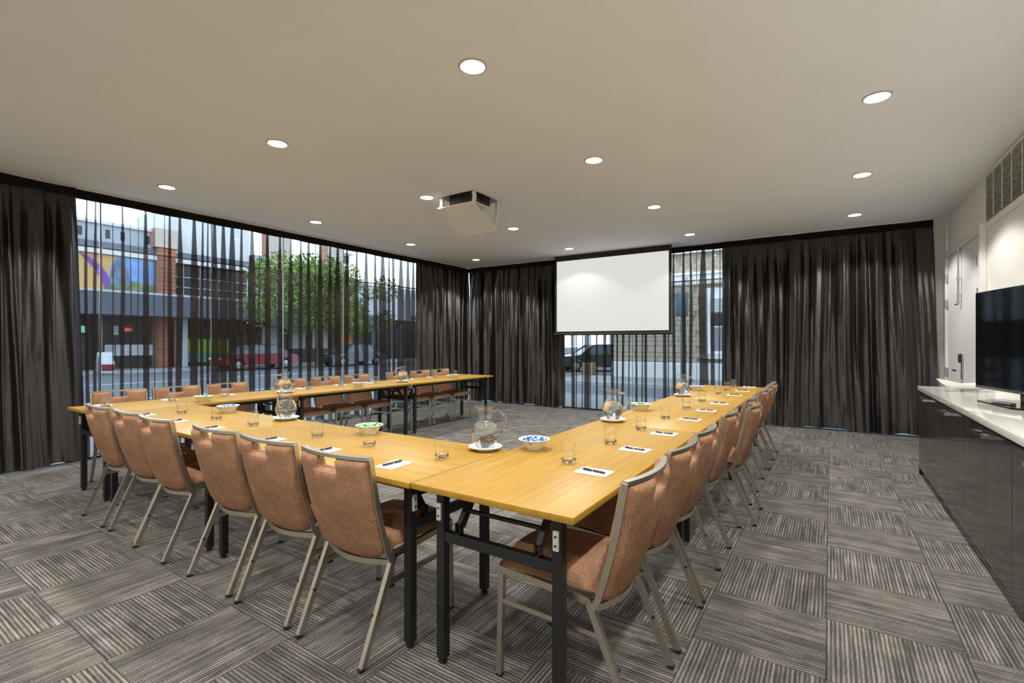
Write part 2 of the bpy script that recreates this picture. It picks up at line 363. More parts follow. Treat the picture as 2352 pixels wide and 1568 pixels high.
glazing('window_2', 'Y', YB, [XL+0.03, -5.6, -4.3, -3.1, -1.95, -0.8, 0.2, 1.08], 'full height street glazing behind the projector screen')
# door in right wall
d = empty('door_1', (XR, 7.52, 0)); struct(d, 'off-white double door with steel bolt rod in the right wall', 'door')
DY0, DY1, DZ = -0.84, 0.84, 2.44
B(-0.035, -0.001, DY0, -0.03, 0.008, DZ-0.03).build('leaf', 'door_paint', d)
lf = B(-0.028, -0.001, -0.026, DY1-0.04, 0.008, DZ-0.03).build('leaf', 'door_paint', d)
for (a, c, z0, z1) in ((DY0-0.075, DY0-0.004, 0.006, DZ+0.07), (DY1-0.036, DY1+0.03, 0.006, DZ+0.07)): B(-0.05, -0.001, a, c, z0, z1, bev=0.004).build('jamb', 'trim_paint', d)
B(-0.05, -0.001, DY0, DY1-0.04, DZ-0.026, DZ+0.07, bev=0.004).build('head_frame', 'door_paint', d)
rod = MB(); rod.tube([(-0.055, 0.035, 1.76), (-0.055, 0.035, DZ+0.02)], 0.009, n=12); rod.tube([(-0.055, 0.035, 1.765), (-0.075, 0.09, 1.765)], 0.008, n=10)
ro = rod.build('bolt_rod', 'steel', d, 40)
for z in (1.80, 1.87, 2.06, 2.36, 2.44): B(-0.068, -0.036, 0.02, 0.05, z-0.012, z+0.012, bev=0.003).build('rod_bracket', 'steel', ro)
B(-0.05, -0.036, -0.11, -0.055, 0.90, 1.20, bev=0.006).build('lock_plate', 'steel', d)
hd = MB(); hd.tube([(-0.04, -0.085, 1.0), (-0.09, -0.085, 1.0), (-0.098, -0.06, 1.0), (-0.1, 0.05, 1.0)], 0.011, n=12); hd.build('lever_handle', 'chrome', d, 40)
B(-0.075, -0.05, -0.105, -0.06, 1.09, 1.19, bev=0.008).build('lock_reader', 'dark_plastic', d)
for y in (DY0+0.0, DY1-0.05):
    for z in (0.95, 1.82, 2.15): B(-0.058, -0.034, y-0.012, y+0.016, z-0.055, z+0.055, bev=0.003).build('hinge', 'steel', d)
# air grille
g = empty('ventilation_grille', (XR, 5.2, 0)); tag(g, 'long slatted white air grille high on the right wall above the television', 'vent')
GY0, GY1, GZ0, GZ1 = -1.6, 1.335, 2.50, 2.94
B(-0.012, -0.001, GY0, GY1, GZ0, GZ1).build('backing', 'dark_hole', g)
for (a, c, z0, z1) in ((GY0-0.03, GY0, GZ0-0.05, GZ1+0.02), (GY1, GY1+0.012, GZ0-0.05, GZ1+0.02)): B(-0.022, -0.001, a, c, z0, z1).build('frame_end', 'trim_paint', g)
for (z0, z1) in ((GZ0-0.05, GZ0), (GZ1, GZ1+0.02)): B(-0.022, -0.001, GY0, GY1, z0, z1).build('frame_rail', 'trim_paint', g)
sl = MB(); sl.add([(-0.013, GY0, 0), (-0.032, GY0, -0.010), (-0.032, GY0, -0.0125), (-0.013, GY0, -0.0025), (-0.013, GY1, 0), (-0.032, GY1, -0.010), (-0.032, GY1, -0.0125), (-0.013, GY1, -0.0025)], [(0,1,2,3),(7,6,5,4),(0,4,5,1),(1,5,6,2),(2,6,7,3),(3,7,4,0)])
s0 = sl.build('slat', 'trim_paint', g)
for k in range(24):
    o = s0 if k == 0 else s0.copy()
    if k: COL.objects.link(o); o.parent = g
    o.location = (0, 0, GZ0 + 0.016 + k*0.0178)
for k in range(11): B(-0.036, -0.032, GY1-0.06-k*0.27, GY1-0.052-k*0.27, GZ0, GZ1).build('cross_bar', 'trim_paint', g)

# ------------------------------------------------------------------ downlights
LX = [0.268, -1.817, -3.896, -5.983]; LY = [-1.29, 0.52, 2.335, 4.145, 5.976, 7.796]  # first row is added, out of view, to brighten the front chair backs
emit('lamp_glow', (1.0, 0.95, 0.86), 26.0)
rowname = ['added row just behind the viewpoint', 'row above the viewpoint', 'nearest visible row', 'row level with the projector', 'row just past the projector', 'row nearest the screen']
colname = ['on the credenza side', 'second from the credenza', 'third from the credenza', 'beside the long sheer']
def downlight(x, y, lab):
    t = empty('downlight', (x, y, CEIL)); tag(t, lab, 'downlight', 'recessed ceiling downlights')
    MB().lathe([(0.070, -0.0005), (0.070, -0.004), (0.076, -0.009), (0.084, -0.007), (0.087, -0.0005)], 40).build('trim_ring', 'trim_grey', t, 40)
    MB().lathe([(0.0, -0.010), (0.03, -0.0092), (0.052, -0.0072), (0.064, -0.0050), (0.0698, -0.0030), (0.0698, -0.0004), (0.0, -0.0004)], 40).build('lens', 'lamp_glow', t, 40)
    ld = bpy.data.lights.new('downlight_beam', 'SPOT'); ld.energy = LAMP_W; ld.color = LAMP_COL; ld.spot_size = math.radians(122); ld.spot_blend = 0.22; ld.shadow_soft_size = 0.06
    lo = bpy.data.objects.new('downlight_beam', ld); COL.objects.link(lo); lo.parent = t; lo.location = (0, 0, -0.024)
for j, y in enumerate(LY):
    for i, x in enumerate(LX):
        downlight(x, y, 'round recessed ceiling downlight, ' + rowname[j] + ', ' + colname[i])

# ------------------------------------------------------------------ curtains
def sheer(name, axis, plane, t0, t1, bundles, label, z0=0.03, z1=2.93, sgn=1):
    """voile sheet: between bundles a slack single layer, at each bundle gathered into five layers"""
    rnd = random.Random(len(bundles)); sec = []   # (t, depth, bundle centre or None)
    t = t0; sec.append((t0, 0.0, None, 0))
    prev = t0
    for c, hw in bundles:
        gap = (c-hw) - prev
        if gap > 0.03:
            k = max(2, int(gap/0.035))
            for q in range(1, k):
                u = q/k; sec.append((prev+gap*u, 0.010*math.sin(u*PI*2*max(1, round(gap/0.12)))+0.012*rnd.random(), None, 0))
        layers = 7 if hw > 0.012 else 5
        for L in range(layers+1):
            e = hw if L % 2 else -hw
            sec.append((c, 0.0045*L-0.014+rnd.uniform(-.002, .002), c, e*rnd.uniform(0.95, 1.2)))
        prev = c+hw
    sec.append((t1, 0.0, None, 0))
    zs = [z0+(z1-z0)*i/26 for i in range(27)]
    ph = {c: (rnd.uniform(0, 6), rnd.uniform(0.004, 0.013), rnd.uniform(0.8, 1.5)) for c, _ in bundles}
    vs = []; n = len(sec)
    for z in zs:
        h = (z1-z)/(z1-z0)
        for (t, dp, c, e) in sec:
            if c is None: tt = t; sp = 1
            else:
                p = ph[c]; sp = 0.35+0.65*min(1, h/0.28) + 0.18*math.sin(3.1*h+p[0])*h
                tt = c + p[1]*math.sin(p[2]*3.0*h+p[0])*min(1, 3*h) + e*sp
            dd = dp + 0.008*math.sin(5*tt+2.5*h)
            vs.append((plane+sgn*dd, tt, z) if axis == 'X' else (tt, plane+sgn*dd, z))
    fs = [(i*n+j, i*n+j+1, (i+1)*n+j+1, (i+1)*n+j) for i in range(len(zs)-1) for j in range(n-1)]
    root = empty(name, (plane, (t0+t1)/2, 0) if axis == 'X' else ((t0+t1)/2, plane, 0)); tag(root, label, 'curtain')
    o = MB().add(vs, fs).build('voile', 'sheer_voile', root, 60, fix=False); o.matrix_parent_inverse = Matrix.Translation(root.location).inverted()
    # weighted hem
    m = MB(); m.v = []; 
    hem = []
    hs = [(i) for i in range(n)]
    for zz in (z0, z0+0.022):
        for j in hs: hem.append((vs[j][0], vs[j][1], zz))
    o = MB().add(hem, [(j, j+1, n+j+1, n+j) for j in range(n-1)]).build('hem', 'header_tape', root, 60, fix=False); o.matrix_parent_inverse = Matrix.Translation(root.location).inverted()
    header(root, axis, plane, t0, t1, sgn)
    return root
def header(root, axis, plane, t0, t1, sgn, z0=2.895, z1=2.985):
    k = int((t1-t0)/0.012); vs = []
    for zi, z in enumerate((z0, z0+0.012, z1-0.012, z1)):
        for i in range(k+1):
            t = t0+(t1-t0)*i/k
            dd = 0.014+(0.006 if i % 2 else -0.004)*(1 if zi in (1, 2) else 1.6)+0.004*math.sin(t*3.7)
            zz = z+0.004*math.sin(t*9+zi)
            vs.append((plane+sgn*dd, t, zz) if axis == 'X' else (t, plane+sgn*dd, zz))
    n = k+1; fs = [(i*n+j, i*n+j+1, (i+1)*n+j+1, (i+1)*n+j) for i in range(3) for j in range(k)]
    # back face so that the tape has depth
    o = len(vs); vs2 = [((v[0]-sgn*0.03, v[1], v[2]) if axis == 'X' else (v[0], v[1]-sgn*0.03, v[2])) for v in vs]
    fs2 = [tuple(o+a for a in f[::-1]) for f in fs]
    top = [(3*n+j, 3*n+j+1, o+3*n+j+1, o+3*n+j) for j in range(k)]; bot = [(j, o+j, o+j+1, j+1) for j in range(k)]
    ob = MB().add(vs+vs2, fs+fs2+top+bot).build('header_tape', 'header_tape', root, 60, fix=False); ob.matrix_parent_inverse = Matrix.Translation(root.location).inverted()
def drape(name, axis, plane, t0, t1, label, sgn, seed, depth=0.075, period=0.22, z0=0.036, z1=2.93, lean=(0, 0)):
    rnd = random.Random(seed); L = t1-t0; k = int(L/0.0085)
    # irregular pleats: phase warped
    knots = [0.0]
    while knots[-1] < L+0.5: knots.append(knots[-1]+period*rnd.uniform(0.55, 1.45))
    amp = [rnd.uniform(0.55, 1.15) for _ in knots]; sl = [rnd.uniform(-0.045, 0.045) for _ in knots]; tw = [rnd.uniform(0, 6.28) for _ in knots]
    nz = 34; vs = []
    for iz in range(nz+1):
        h = iz/nz; z = z1-(z1-z0)*h
        grow = 0.25+0.75*min(1, h/0.16)
        for i in range(k+1):
            t = L*i/k
            q = 0
            while knots[q+1] < t + sl[q]*h*0 : q += 1
            u = (t-knots[q])/(knots[q+1]-knots[q])
            a = amp[q]*(1+0.18*math.sin(4*h+tw[q]))
            uu = u + 0.10*math.sin(2*PI*u)*math.sin(2.2*h+tw[q])
            dd = depth*grow*(a*(0.5-0.5*math.cos(2*PI*uu))**1.25 + 0.30*math.sin(2*PI*(t/0.31)+3.0*h+seed) + 0.05*math.sin(2*PI*t/0.068+1.7*math.sin(5*h+t*3)))
            dd += 0.006*math.sin(9*h+7*t+seed)*h
            # crush near the hem
            if h > 0.88: dd += 0.014*(h-0.88)/0.12*math.sin(31*t+seed)
            tt = t0+t+sl[q]*h*math.sin(PI*u)*0.8 + (lean[0]*(1-t/L)+lean[1]*(t/L))*h
            zz = z + (0.010*math.sin(6.5*t+seed)+0.008*math.sin(17*t))*(h**6)
            vs.append((plane+sgn*dd, tt, zz) if axis == 'X' else (tt, plane+sgn*dd, zz))
    n = k+1; fs = [(i*n+j, i*n+j+1, (i+1)*n+j+1, (i+1)*n+j) for i in range(nz) for j in range(k)]
    root = empty(name, (plane, (t0+t1)/2, 0) if axis == 'X' else ((t0+t1)/2, plane, 0)); tag(root, label, 'curtain')
    o = MB().add(vs, fs).build('pleated_cloth', 'satin_drape', root, 75, fix=False); o.matrix_parent_inverse = Matrix.Translation(root.location).inverted()
    header(root, axis, plane+sgn*0.022, t0, t1, sgn)
    return root
LB = [(1.904, 0.013), (1.98, 0.014), (2.026, 0.01), (2.137, 0.006), (2.226, 0.016), (2.302, 0.006), (2.382, 0.006), (2.453, 0.024), (2.542, 0.005), (2.648, 0.009), (2.704, 0.022), (2.816, 0.032), (2.981, 0.041), (3.084, 0.021), (3.148, 0.014), (3.234, 0.041), (3.346, 0.039), (3.465, 0.052), (3.589, 0.027), (3.73, 0.046), (3.842, 0.01), (3.952, 0.036), (4.146, 0.034), (4.32, 0.036), (4.494, 0.029), (4.63, 0.03), (4.752, 0.012), (4.84, 0.045), (5.018, 0.033), (5.162, 0.055), (5.344, 0.045), (5.552, 0.042), (5.76, 0.055), (5.967, 0.04), (6.14, 0.075), (6.287, 0.032), (6.406, 0.032), (6.583, 0.08), (6.765, 0.065), (6.918, 0.055), (7.06, 0.055)]
BB = [(-4.26, 0.028), (-4.184, 0.01), (-4.053, 0.01), (-3.952, 0.042), (-3.87, 0.009), (-3.753, 0.013), (-3.576, 0.026), (-3.428, 0.03), (-3.334, 0.013), (-3.232, 0.016), (-3.108, 0.012), (-2.968, 0.016), (-2.862, 0.012), (-2.782, 0.024), (-2.625, 0.012), (-2.455, 0.023), (-2.38, 0.012), (-2.296, 0.022), (-2.126, 0.026), (-2.01, 0.021), (-1.805, 0.07), (-1.645, 0.031), (-1.542, 0.01)]
sheer('sheer_curtain', 'X', -6.86, 1.72, 7.2, LB, 'long black sheer voile curtain along the street side behind the left table arm', sgn=1)
sheer('sheer_curtain', 'Y', 8.68, -4.50, -1.40, BB, 'short black sheer voile curtain behind the projector screen', sgn=-1)
drape('blockout_drape', 'X', -6.84, 0.0, 1.80, 'black satin drape hanging left of the long sheer curtain', 1, 3, lean=(0, 0.10))
drape('blockout_drape', 'X', -6.86, 7.0, 8.66, 'black satin drape between the long sheer and the glazed corner', 1, 11, depth=0.06, period=0.15)
drape('blockout_drape', 'Y', 8.66, -6.83, -4.44, 'black satin drape between the glazed corner and the projector screen', -1, 23, lean=(0, 0.02))
drape('blockout_drape', 'Y', 8.66, -1.50, 1.17, 'wide black satin drape between the projector screen and the double door', -1, 5, depth=0.085, period=0.24, lean=(0, 0.07))
tag(B(-6.80, 1.08, 8.60, 8.70, 2.986, 2.999).build('curtain_track', 'track_white'), 'white ceiling curtain track above the screen side drapes', 'curtain track')
tag(B(-6.90, -6.82, 0.6, 8.58, 2.986, 2.999).build('curtain_track', 'track_white'), 'white ceiling curtain track along the street side sheer', 'curtain track')

# ------------------------------------------------------------------ projector screen and projector lift
s = empty('projector_screen', (-3.36, 8.35, 0)); tag(s, 'pull-down white projector screen with black border hanging from the ceiling', 'projector screen')
W2 = 1.115
B(-W2, W2, -0.006, 0.006, 1.49, 2.985).build('border', 'screen_black', s)
B(-W2+0.045, W2-0.045, -0.009, -0.0065, 1.535, 2.885).build('viewing_surface', 'screen_white_glow', s)
MB().tube([(-W2-0.02, 0, 1.482), (W2+0.02, 0, 1.482)], 0.02, n=16).build('weight_bar', 'screen_black', s, 40)
B(-W2-0.14, W2+0.14, -0.06, 0.06, 2.988, 2.9995).build('ceiling_slot_cover', 'track_white', s)

p = empty('projector_lift', ((PX0+PX1)/2, (PY0+PY1)/2, CEIL)); tag(p, 'ceiling projector lift with its white flap lowered and tilted', 'projector lift')
hx, hy = (PX1-PX0)/2, (PY1-PY0)/2
fb = MB()
for a in ((-hx-0.03, hx+0.03, -hy-0.03, -hy), (-hx-0.03, hx+0.03, hy, hy+0.03), (-hx-0.03, -hx, -hy, hy), (hx, hx+0.03, -hy, hy)): fb.box(*a, -0.006, -0.001)
fb.build('opening_frame', 'trim_paint', p)
hb = MB()
hb.box(-hx-0.004, hx+0.004, -hy-0.004, hy+0.004, 0.40, 0.41)
for a in ((-hx-0.006, -hx-0.001, -hy, hy), (hx+0.001, hx+0.006, -hy, hy), (-hx, hx, -hy-0.006, -hy-0.001), (-hx, hx, hy+0.001, hy+0.006)): hb.box(*a, 0.0, 0.40)
hb.build('ceiling_cavity', 'dark_plastic', p)
# tilted flap: near edge high, far edge low
zn, zf = -0.125, -0.355
fm = MB(); yn, yf = -hy-0.01, hy-0.06
T = 0.012
fm.add([(-hx, yn, zn), (hx, yn, zn), (hx, yf, zf), (-hx, yf, zf), (-hx, yn, zn-T), (hx, yn, zn-T), (hx, yf, zf-T), (-hx, yf, zf-T)], [(0,1,2,3),(7,6,5,4),(0,4,5,1),(1,5,6,2),(2,6,7,3),(3,7,4,0)])
fo = fm.build('flap', 'trim_paint', p)
def on_flap(x, y): return zn + (zf-zn)*(y-yn)/(yf-yn)
for x in (-hx+0.05, hx-0.05):
    for y in (yn+0.05, yf-0.05): MB().lathe([(0, -T-0.0015), (0.006, -T-0.0015), (0.006, -T+0.002)], 12, (x, y, on_flap(x, y))).build('screw', 'dark_hole', fo)
def arm(x, y, ybot):
    zb = on_flap(x, ybot); pts = []
    for q in range(9):
        u = q/8; pts.append((x, y + (ybot-y)*u + 0.018*math.sin(PI*u), -0.002 + (zb+0.002)*u))
    MB().tube(pts, 0.012, 0.020, n=4, side=(0, 1, 0)).build('support_arm', 'trim_paint', p, 30)
arm(-hx+0.018, -hy+0.03, yn+0.03); arm(hx-0.018, -hy+0.03, yn+0.03); arm(hx-0.018, hy-0.03, yf-0.03); arm(-hx+0.018, hy-0.03, yf-0.03)
bd = empty('projector', ((PX0+PX1)/2, (PY0+PY1)/2, CEIL)); tag(bd, 'dark projector body hanging inside the ceiling lift opening', 'projector')
B(-0.17, 0.19, -0.16, 0.15, -0.085, 0.09, bev=0.008).build('casing', 'dark_plastic', bd)
B(-0.175, 0.195, -0.165, 0.155, -0.105, -0.086, bev=0.004).build('underside_plate', 'trim_paint', bd)
for k in range(4): B(0.19, 0.193, -0.06+k*0.025, -0.045+k*0.025, -0.05, 0.02).build('vent_slot', 'dark_hole', bd)
MB().tube([(0.03, 0.156, -0.02), (0.03, 0.175, -0.02)], 0.04, n=20).build('projection_lens', 'tv_black', bd, 40)
for k in range(3):
    c = MB(); x = -0.14+0.06*k; c.tube([(x, -0.10, 0.38), (x+0.03, -0.21, 0.20), (x+0.05, -0.215, 0.02), (x+0.06, -0.19, -0.01), (x+0.06, -0.155, -0.01)], 0.005, n=8)
    o = c.build('cable', ['dark_plastic', 'black_rubber', 'car_navy'][k], bd, 60)

# ------------------------------------------------------------------ tables
TT = 0.745
def table(name, cx, cy, length, along, label):
    root = empty(name, (cx, cy, 0), 0 if along == 'Y' else PI/2); tag(root, label, 'table', 'beech folding tables in a U')
    hl, hw = length/2-0.0015, 0.367
    B(-hw, hw, -hl, hl, TT-0.025, TT, bev=0.0025).build('tabletop', 'beech_laminate', root, 40)
    for sx in (-1, 1):
        for sy in (-1, 1):
            y = sy*(hl-0.088)
            lg = B(sx*0.27-0.02, sx*0.27+0.02, y-0.02, y+0.02, 0.022, TT-0.026, bev=0.003).build('leg', 'black_metal', root)
            MB().lathe([(0, 0.0), (0.017, 0.0), (0.019, 0.004), (0.019, 0.012), (0.008, 0.014), (0.008, 0.024), (0, 0.024)], 16, (sx*0.27, y, 0)).build('glide_foot', 'black_rubber', lg, 40)
            bl = B(sx*0.27-0.011, sx*0.27+0.011, y+sy*0.0205, y+sy*0.031, 0.592, 0.662, bev=0.002).build('spacer_block', 'grey_plastic', lg)
            for dz in (-0.016, 0.016): MB().lathe([(0.0, 0.0), (0.005, 0.0)], 10).build('screw', 'dark_hole', lg).matrix_local = Matrix.Translation((sx*0.27, y+sy*0.0316, 0.627+dz)) @ Matrix.Rotation(PI/2, 4, 'X')
        B(sx*0.27-0.0125, sx*0.27+0.0125, -hl+0.11, hl-0.11, TT-0.065, TT-0.0265, bev=0.002).build('under_rail', 'black_metal', root)
    for sy in (-1, 1):
        y = sy*(hl-0.088)
        B(-0.249, 0.249, y-0.016, y+0.016, 0.505, 0.545, bev=0.002).build('crossbar', 'black_metal', root)
        for sx in (-1, 1):
            x = sx*0.185
            br = MB().tube([(x, y-sy*0.01, 0.575), (x, y-sy*0.115, TT-0.03)], 0.011, 0.017, n=4, side=(1, 0, 0)).build('brace', 'black_metal', root)
            h = MB(); h.box(x-0.013, x-0.008, y-0.012, y+0.012, 0.545, 0.59); h.box(x+0.008, x+0.013, y-0.012, y+0.012, 0.545, 0.59); h.box(x-0.013, x+0.013, y-0.012, y+0.012, 0.545, 0.551)
            h.build('hinge_shackle', 'black_metal', root)
        MB().tube([(-0.176, y-sy*0.0475, 0.628), (0.176, y-sy*0.0475, 0.628)], 0.009, n=12).build('brace_bar', 'black_metal', root, 40)
    return root
RXc, FYc, LXc = -1.068, 1.792, -5.318
RY = [1.432, 3.245, 5.150, 6.970]; LYs = [1.44, 3.22, 5.03, 6.95]; FX = [-1.437, -3.207, -4.949]
for k in range(3): table('folding_table', RXc, (RY[k]+RY[k+1])/2, RY[k+1]-RY[k], 'Y', ['beech folding table at the near end of the right arm', 'beech folding table in the middle of the right arm', 'beech folding table at the far end of the right arm'][k])
for k in range(2): table('folding_table', (FX[k]+FX[k+1])/2, FYc, FX[k]-FX[k+1], 'X', ['beech folding table of the front row, touching the right arm', 'beech folding table of the front row, touching the left arm'][k])
for k in range(3): table('folding_table', LXc, (LYs[k]+LYs[k+1])/2, LYs[k+1]-LYs[k], 'Y', ['beech folding table at the near corner of the left arm', 'beech folding table in the middle of the left arm', 'beech folding table at the far end of the left arm'][k])

# ------------------------------------------------------------------ chairs
def chair_proto():
    root = empty('conference_chair')
    hw = 0.208; r = 0.011
    for sx in (-1, 1):
        lg = MB().tube([(sx*hw, 0.275, 0.012), (sx*hw, 0.263, 0.418)], r, n=4).build('leg', 'nickel', root)
        B(sx*hw-0.0115, sx*hw+0.0115, 0.263, 0.287, 0, 0.014, bev=0.003).build('rubber_foot', 'black_rubber', lg)
        lg = MB().tube([(sx*hw, -0.278, 0.012), (sx*hw, -0.105, 0.412)], r, 0.0125, n=4).build('leg', 'nickel', root)
        B(sx*hw-0.0115, sx*hw+0.0115, -0.294, -0.266, 0, 0.014, bev=0.003).build('rubber_foot', 'black_rubber', lg)
        MB().tube([(sx*hw, -0.112, 0.408), (sx*hw, 0.274, 0.428)], r, 0.013, n=4).build('seat_rail', 'nickel', root)
        MB().tube([(sx*hw, -0.143, 0.296), (sx*hw, 0.262, 0.306)], 0.009, 0.009, n=4).build('stretcher', 'nickel', root)
        MB().lathe([(0.0, -0.004), (0.006, -0.004), (0.006, 0.006), (0, 0.006)], 10).build('stacking_bumper', 'black_rubber', root).matrix_local = Matrix.Translation((sx*(hw-0.014), -0.212, 0.19)) @ Matrix.Rotation(PI/2, 4, 'Y')
    MB().tube([(hw*(-1+2*k/10), 0.27+0.035*math.sin(PI*k/10), 0.428) for k in range(11)], 0.008, 0.010, n=4, side=(0, 1, 0)).build('front_rail', 'nickel', root, 30)
    MB().tube([(hw*(-1+2*k/12), -0.118-0.052*math.sin(PI*k/12), 0.378-0.006*math.sin(PI*k/12)) for k in range(13)], 0.007, 0.012, n=4, side=(0, 1, 0)).build('lower_rail', 'nickel', root, 30)
    # seat cushion
    NX, NY = 17, 15; top = []; bot = []
    for j in range(NY):
        v = j/(NY-1)
        for i in range(NX):
            u = -1+2*i/(NX-1)
            wv = 0.212-0.012*(1-v); y = -0.115+v*(0.392+0.035*(1-u*u))
            x = u*wv
            ed = min(1-abs(u), v*1.9, (1-v)*1.9); rr = min(1, ed/0.16); rd = math.sqrt(max(0, 1-(1-rr)**2))
            top.append((x, y, 0.437+0.047*(0.25+0.75*rd)+0.006*(1-u*u)*rd-0.008*v*v)); bot.append((x, y, 0.437-0.004*rd))
    o = NX*NY; fs = [(j*NX+i, j*NX+i+1, (j+1)*NX+i+1, (j+1)*NX+i) for j in range(NY-1) for i in range(NX-1)]
    fs2 = [tuple(o+a for a in f[::-1]) for f in fs]
    ring = [i for i in range(NX)]+[j*NX+NX-1 for j in range(1, NY)]+[(NY-1)*NX+i for i in range(NX-2, -1, -1)]+[j*NX for j in range(NY-2, 0, -1)]
    fs3 = [(ring[k], o+ring[k], o+ring[(k+1) % len(ring)], ring[(k+1) % len(ring)]) for k in range(len(ring))]
    MB().add(top+bot, fs+fs2+fs3).build('seat', 'brown_fabric', root, 60)
    # back pad with hand slot
    us = sorted(set([round(-1+2*i/22, 4) for i in range(23)]+[-0.27, 0.27, -0.30, 0.30, -0.97, 0.97])); vsn = sorted(set([round(i/22, 4) for i in range(23)]+[0.885, 0.87, 0.985, 0.015]))
    def cen(u, v):
        hwv = 0.203+0.011*v; y = -0.128-0.118*v-0.040*(1-u*u)*(0.5+0.5*v) - 0.012*math.sin(PI*v); z = 0.392+0.447*v
        if v < 0.12: z += 0.045*(abs(u)**6)*(1-v/0.12)
        return Vector((u*hwv, y, z))
    def dist(u, v):
        d = min((1-abs(u))*0.21, v*0.45, (1-v)*0.45)
        if abs(u) <= 0.285 and v > 0.5: d = min(d, abs(0.885-v)*0.45) if v < 0.885 else 0
        elif v > 0.885: d = min(d, (abs(u)-0.285)*0.21)
        else:
            if v > 0.5 and abs(u) > 0.285: d = min(d, math.hypot((abs(u)-0.285)*0.21, (0.885-v)*0.45))
        return max(0, d)
    idx = {}; V = []; cells = {}
    nu, nv = len(us), len(vsn)
    nrm = Vector((0, -0.967, -0.255))
    for j, v in enumerate(vsn):
        for i, u in enumerate(us):
            d = dist(u, v); rr = min(1, d/0.020); th = 0.006+0.026*math.sqrt(max(0, 1-(1-rr)**2))
            c = cen(u, v); idx[(i, j, 0)] = len(V); V.append(c-nrm*th); idx[(i, j, 1)] = len(V); V.append(c+nrm*th)
    F = []
    def has(i, j):
        if not (0 <= i < nu-1 and 0 <= j < nv-1): return False
        u = (us[i]+us[i+1])/2; v = (vsn[j]+vsn[j+1])/2
        return not (abs(u) < 0.285 and v > 0.885)
    for i in range(nu-1):
        for j in range(nv-1):
            if not has(i, j): continue
            F.append((idx[i,j,0], idx[i+1,j,0], idx[i+1,j+1,0], idx[i,j+1,0])); F.append((idx[i,j,1], idx[i,j+1,1], idx[i+1,j+1,1], idx[i+1,j,1]))
            for (di, dj, a, c) in ((-1, 0, (i, j), (i, j+1)), (1, 0, (i+1, j), (i+1, j+1)), (0, -1, (i, j), (i+1, j)), (0, 1, (i, j+1), (i+1, j+1))):
                if not has(i+di, j+dj): F.append((idx[a[0],a[1],0], idx[c[0],c[1],0], idx[c[0],c[1],1], idx[a[0],a[1],1]))
    MB().add(V, F).build('backrest', 'brown_fabric', root, 75)
    for sx in (-1, 1):
        pts = [(sx*(0.2135+0.0085*v), -0.128-0.118*v-0.012*math.sin(PI*v)+ (0.012 if v == 0 else 0), 0.372+0.472*v) for v in [k/10 for k in range(11)]]
        MB().tube(pts, 0.006, 0.011, n=4).build('back_frame', 'nickel', root, 30)
    MB().tube([(0.2225*u, -0.246-0.040*(1-u*u), 0.846) for u in [-1+2*k/16 for k in range(17)]], 0.012, 0.007, n=4, side=(0, 1, 0)).build('top_rail', 'nickel', root, 30)
    return root
CH = chair_proto(); used = [False]
def place_chair(x, y, rz, label, group):
    o = CH if not used[0] else copy_tree(CH); used[0] = True
    o.location = (x, y, 0); o.rotation_euler = (0, 0, rz); tag(o, label, 'chair', group); return o
# chair faces local +y
FCX = [-1.780, -2.306, -2.820, -3.530, -4.005, -4.546]
RCY = [1.790, 2.325, 2.800, 3.570, 4.080, 4.570, 5.475, 5.940, 6.420]
LCY = [1.86, 2.37, 2.88, 3.67, 4.19, 4.70, 5.51, 6.03, 6.54]
jit = random.Random(5)
def fr(k): return 'nearest to the right arm' if k == 0 else '%s from the right arm' % ORD[k]
for k, x in enumerate(FCX): place_chair(x, 1.29+0.28+jit.uniform(-.01, .01), jit.uniform(-.02, .02), 'brown fabric steel-frame chair at the front row of tables, %s' % fr(k), 'chairs along the front row')
for k, y in enumerate(RCY):
    if k == 4: lab = 'brown fabric steel-frame chair pulled furthest out from the right table arm'
    else: lab = 'brown fabric steel-frame chair along the right table arm, %s' % ('nearest' if k == 0 else ORD[k]+' from the near end')
    place_chair(-0.54-0.28+(0.085 if k == 4 else 0), y, PI/2+jit.uniform(-.02, .02)+(0.03 if k == 4 else 0), lab, 'chairs along the right arm')
for k, y in enumerate(LCY): place_chair(-5.86+0.28, y, -PI/2+jit.uniform(-.025, .025), 'brown fabric steel-frame chair along the left table arm, %s' % ('nearest' if k == 0 else ORD[k]+' from the near end'), 'chairs along the left arm')

# ------------------------------------------------------------------ table settings
def tumbler():
    root = empty('tumbler')
    prof = [(0.0, 0.012), (0.028, 0.012), (0.0315, 0.018), (0.0365, 0.040), (0.0368, 0.062), (0.0345, 0.094), (0.0338, 0.0958), (0.0330, 0.094), (0.0352, 0.062), (0.0350, 0.042), (0.030, 0.020), (0.027, 0.0165), (0.0, 0.0165)]
    MB().lathe(prof, 28).build('glass_wall', 'clear_glass', root, 50)
    MB().tube([(0.0338*math.cos(2*PI*q/32), 0.0338*math.sin(2*PI*q/32), 0.0962) for q in range(32)], 0.0010, n=6, closed=True, side=(0, 0, 1)).build('rim', 'sparkle_glass', root, 60)
    b = MB(); rn = random.Random(3)
    # thick bubbled base
    n = 24; vs = []; rows = [(0.0, 0.0), (0.024, 0.0005), (0.029, 0.004), (0.0325, 0.012), (0.0350, 0.022), (0.030, 0.0195), (0.022, 0.0135), (0.0, 0.0125)]
    for q, (r_, z_) in enumerate(rows):
        for j in range(n):
            a = 2*PI*j/n; bump = (0.0018*math.sin(6*a+q*1.9)+0.0018*math.sin(11*a+q*2.3)) if 1 < q < 6 else 0
            vs.append(((r_+bump)*math.cos(a), (r_+bump)*math.sin(a), z_+bump*0.6))
    fs = [(q*n+j, q*n+(j+1) % n, (q+1)*n+(j+1) % n, (q+1)*n+j) for q in range(len(rows)-1) for j in range(n)]
    b.add(vs, fs).build('bubbled_base', 'thick_glass', root, 12)
    return root
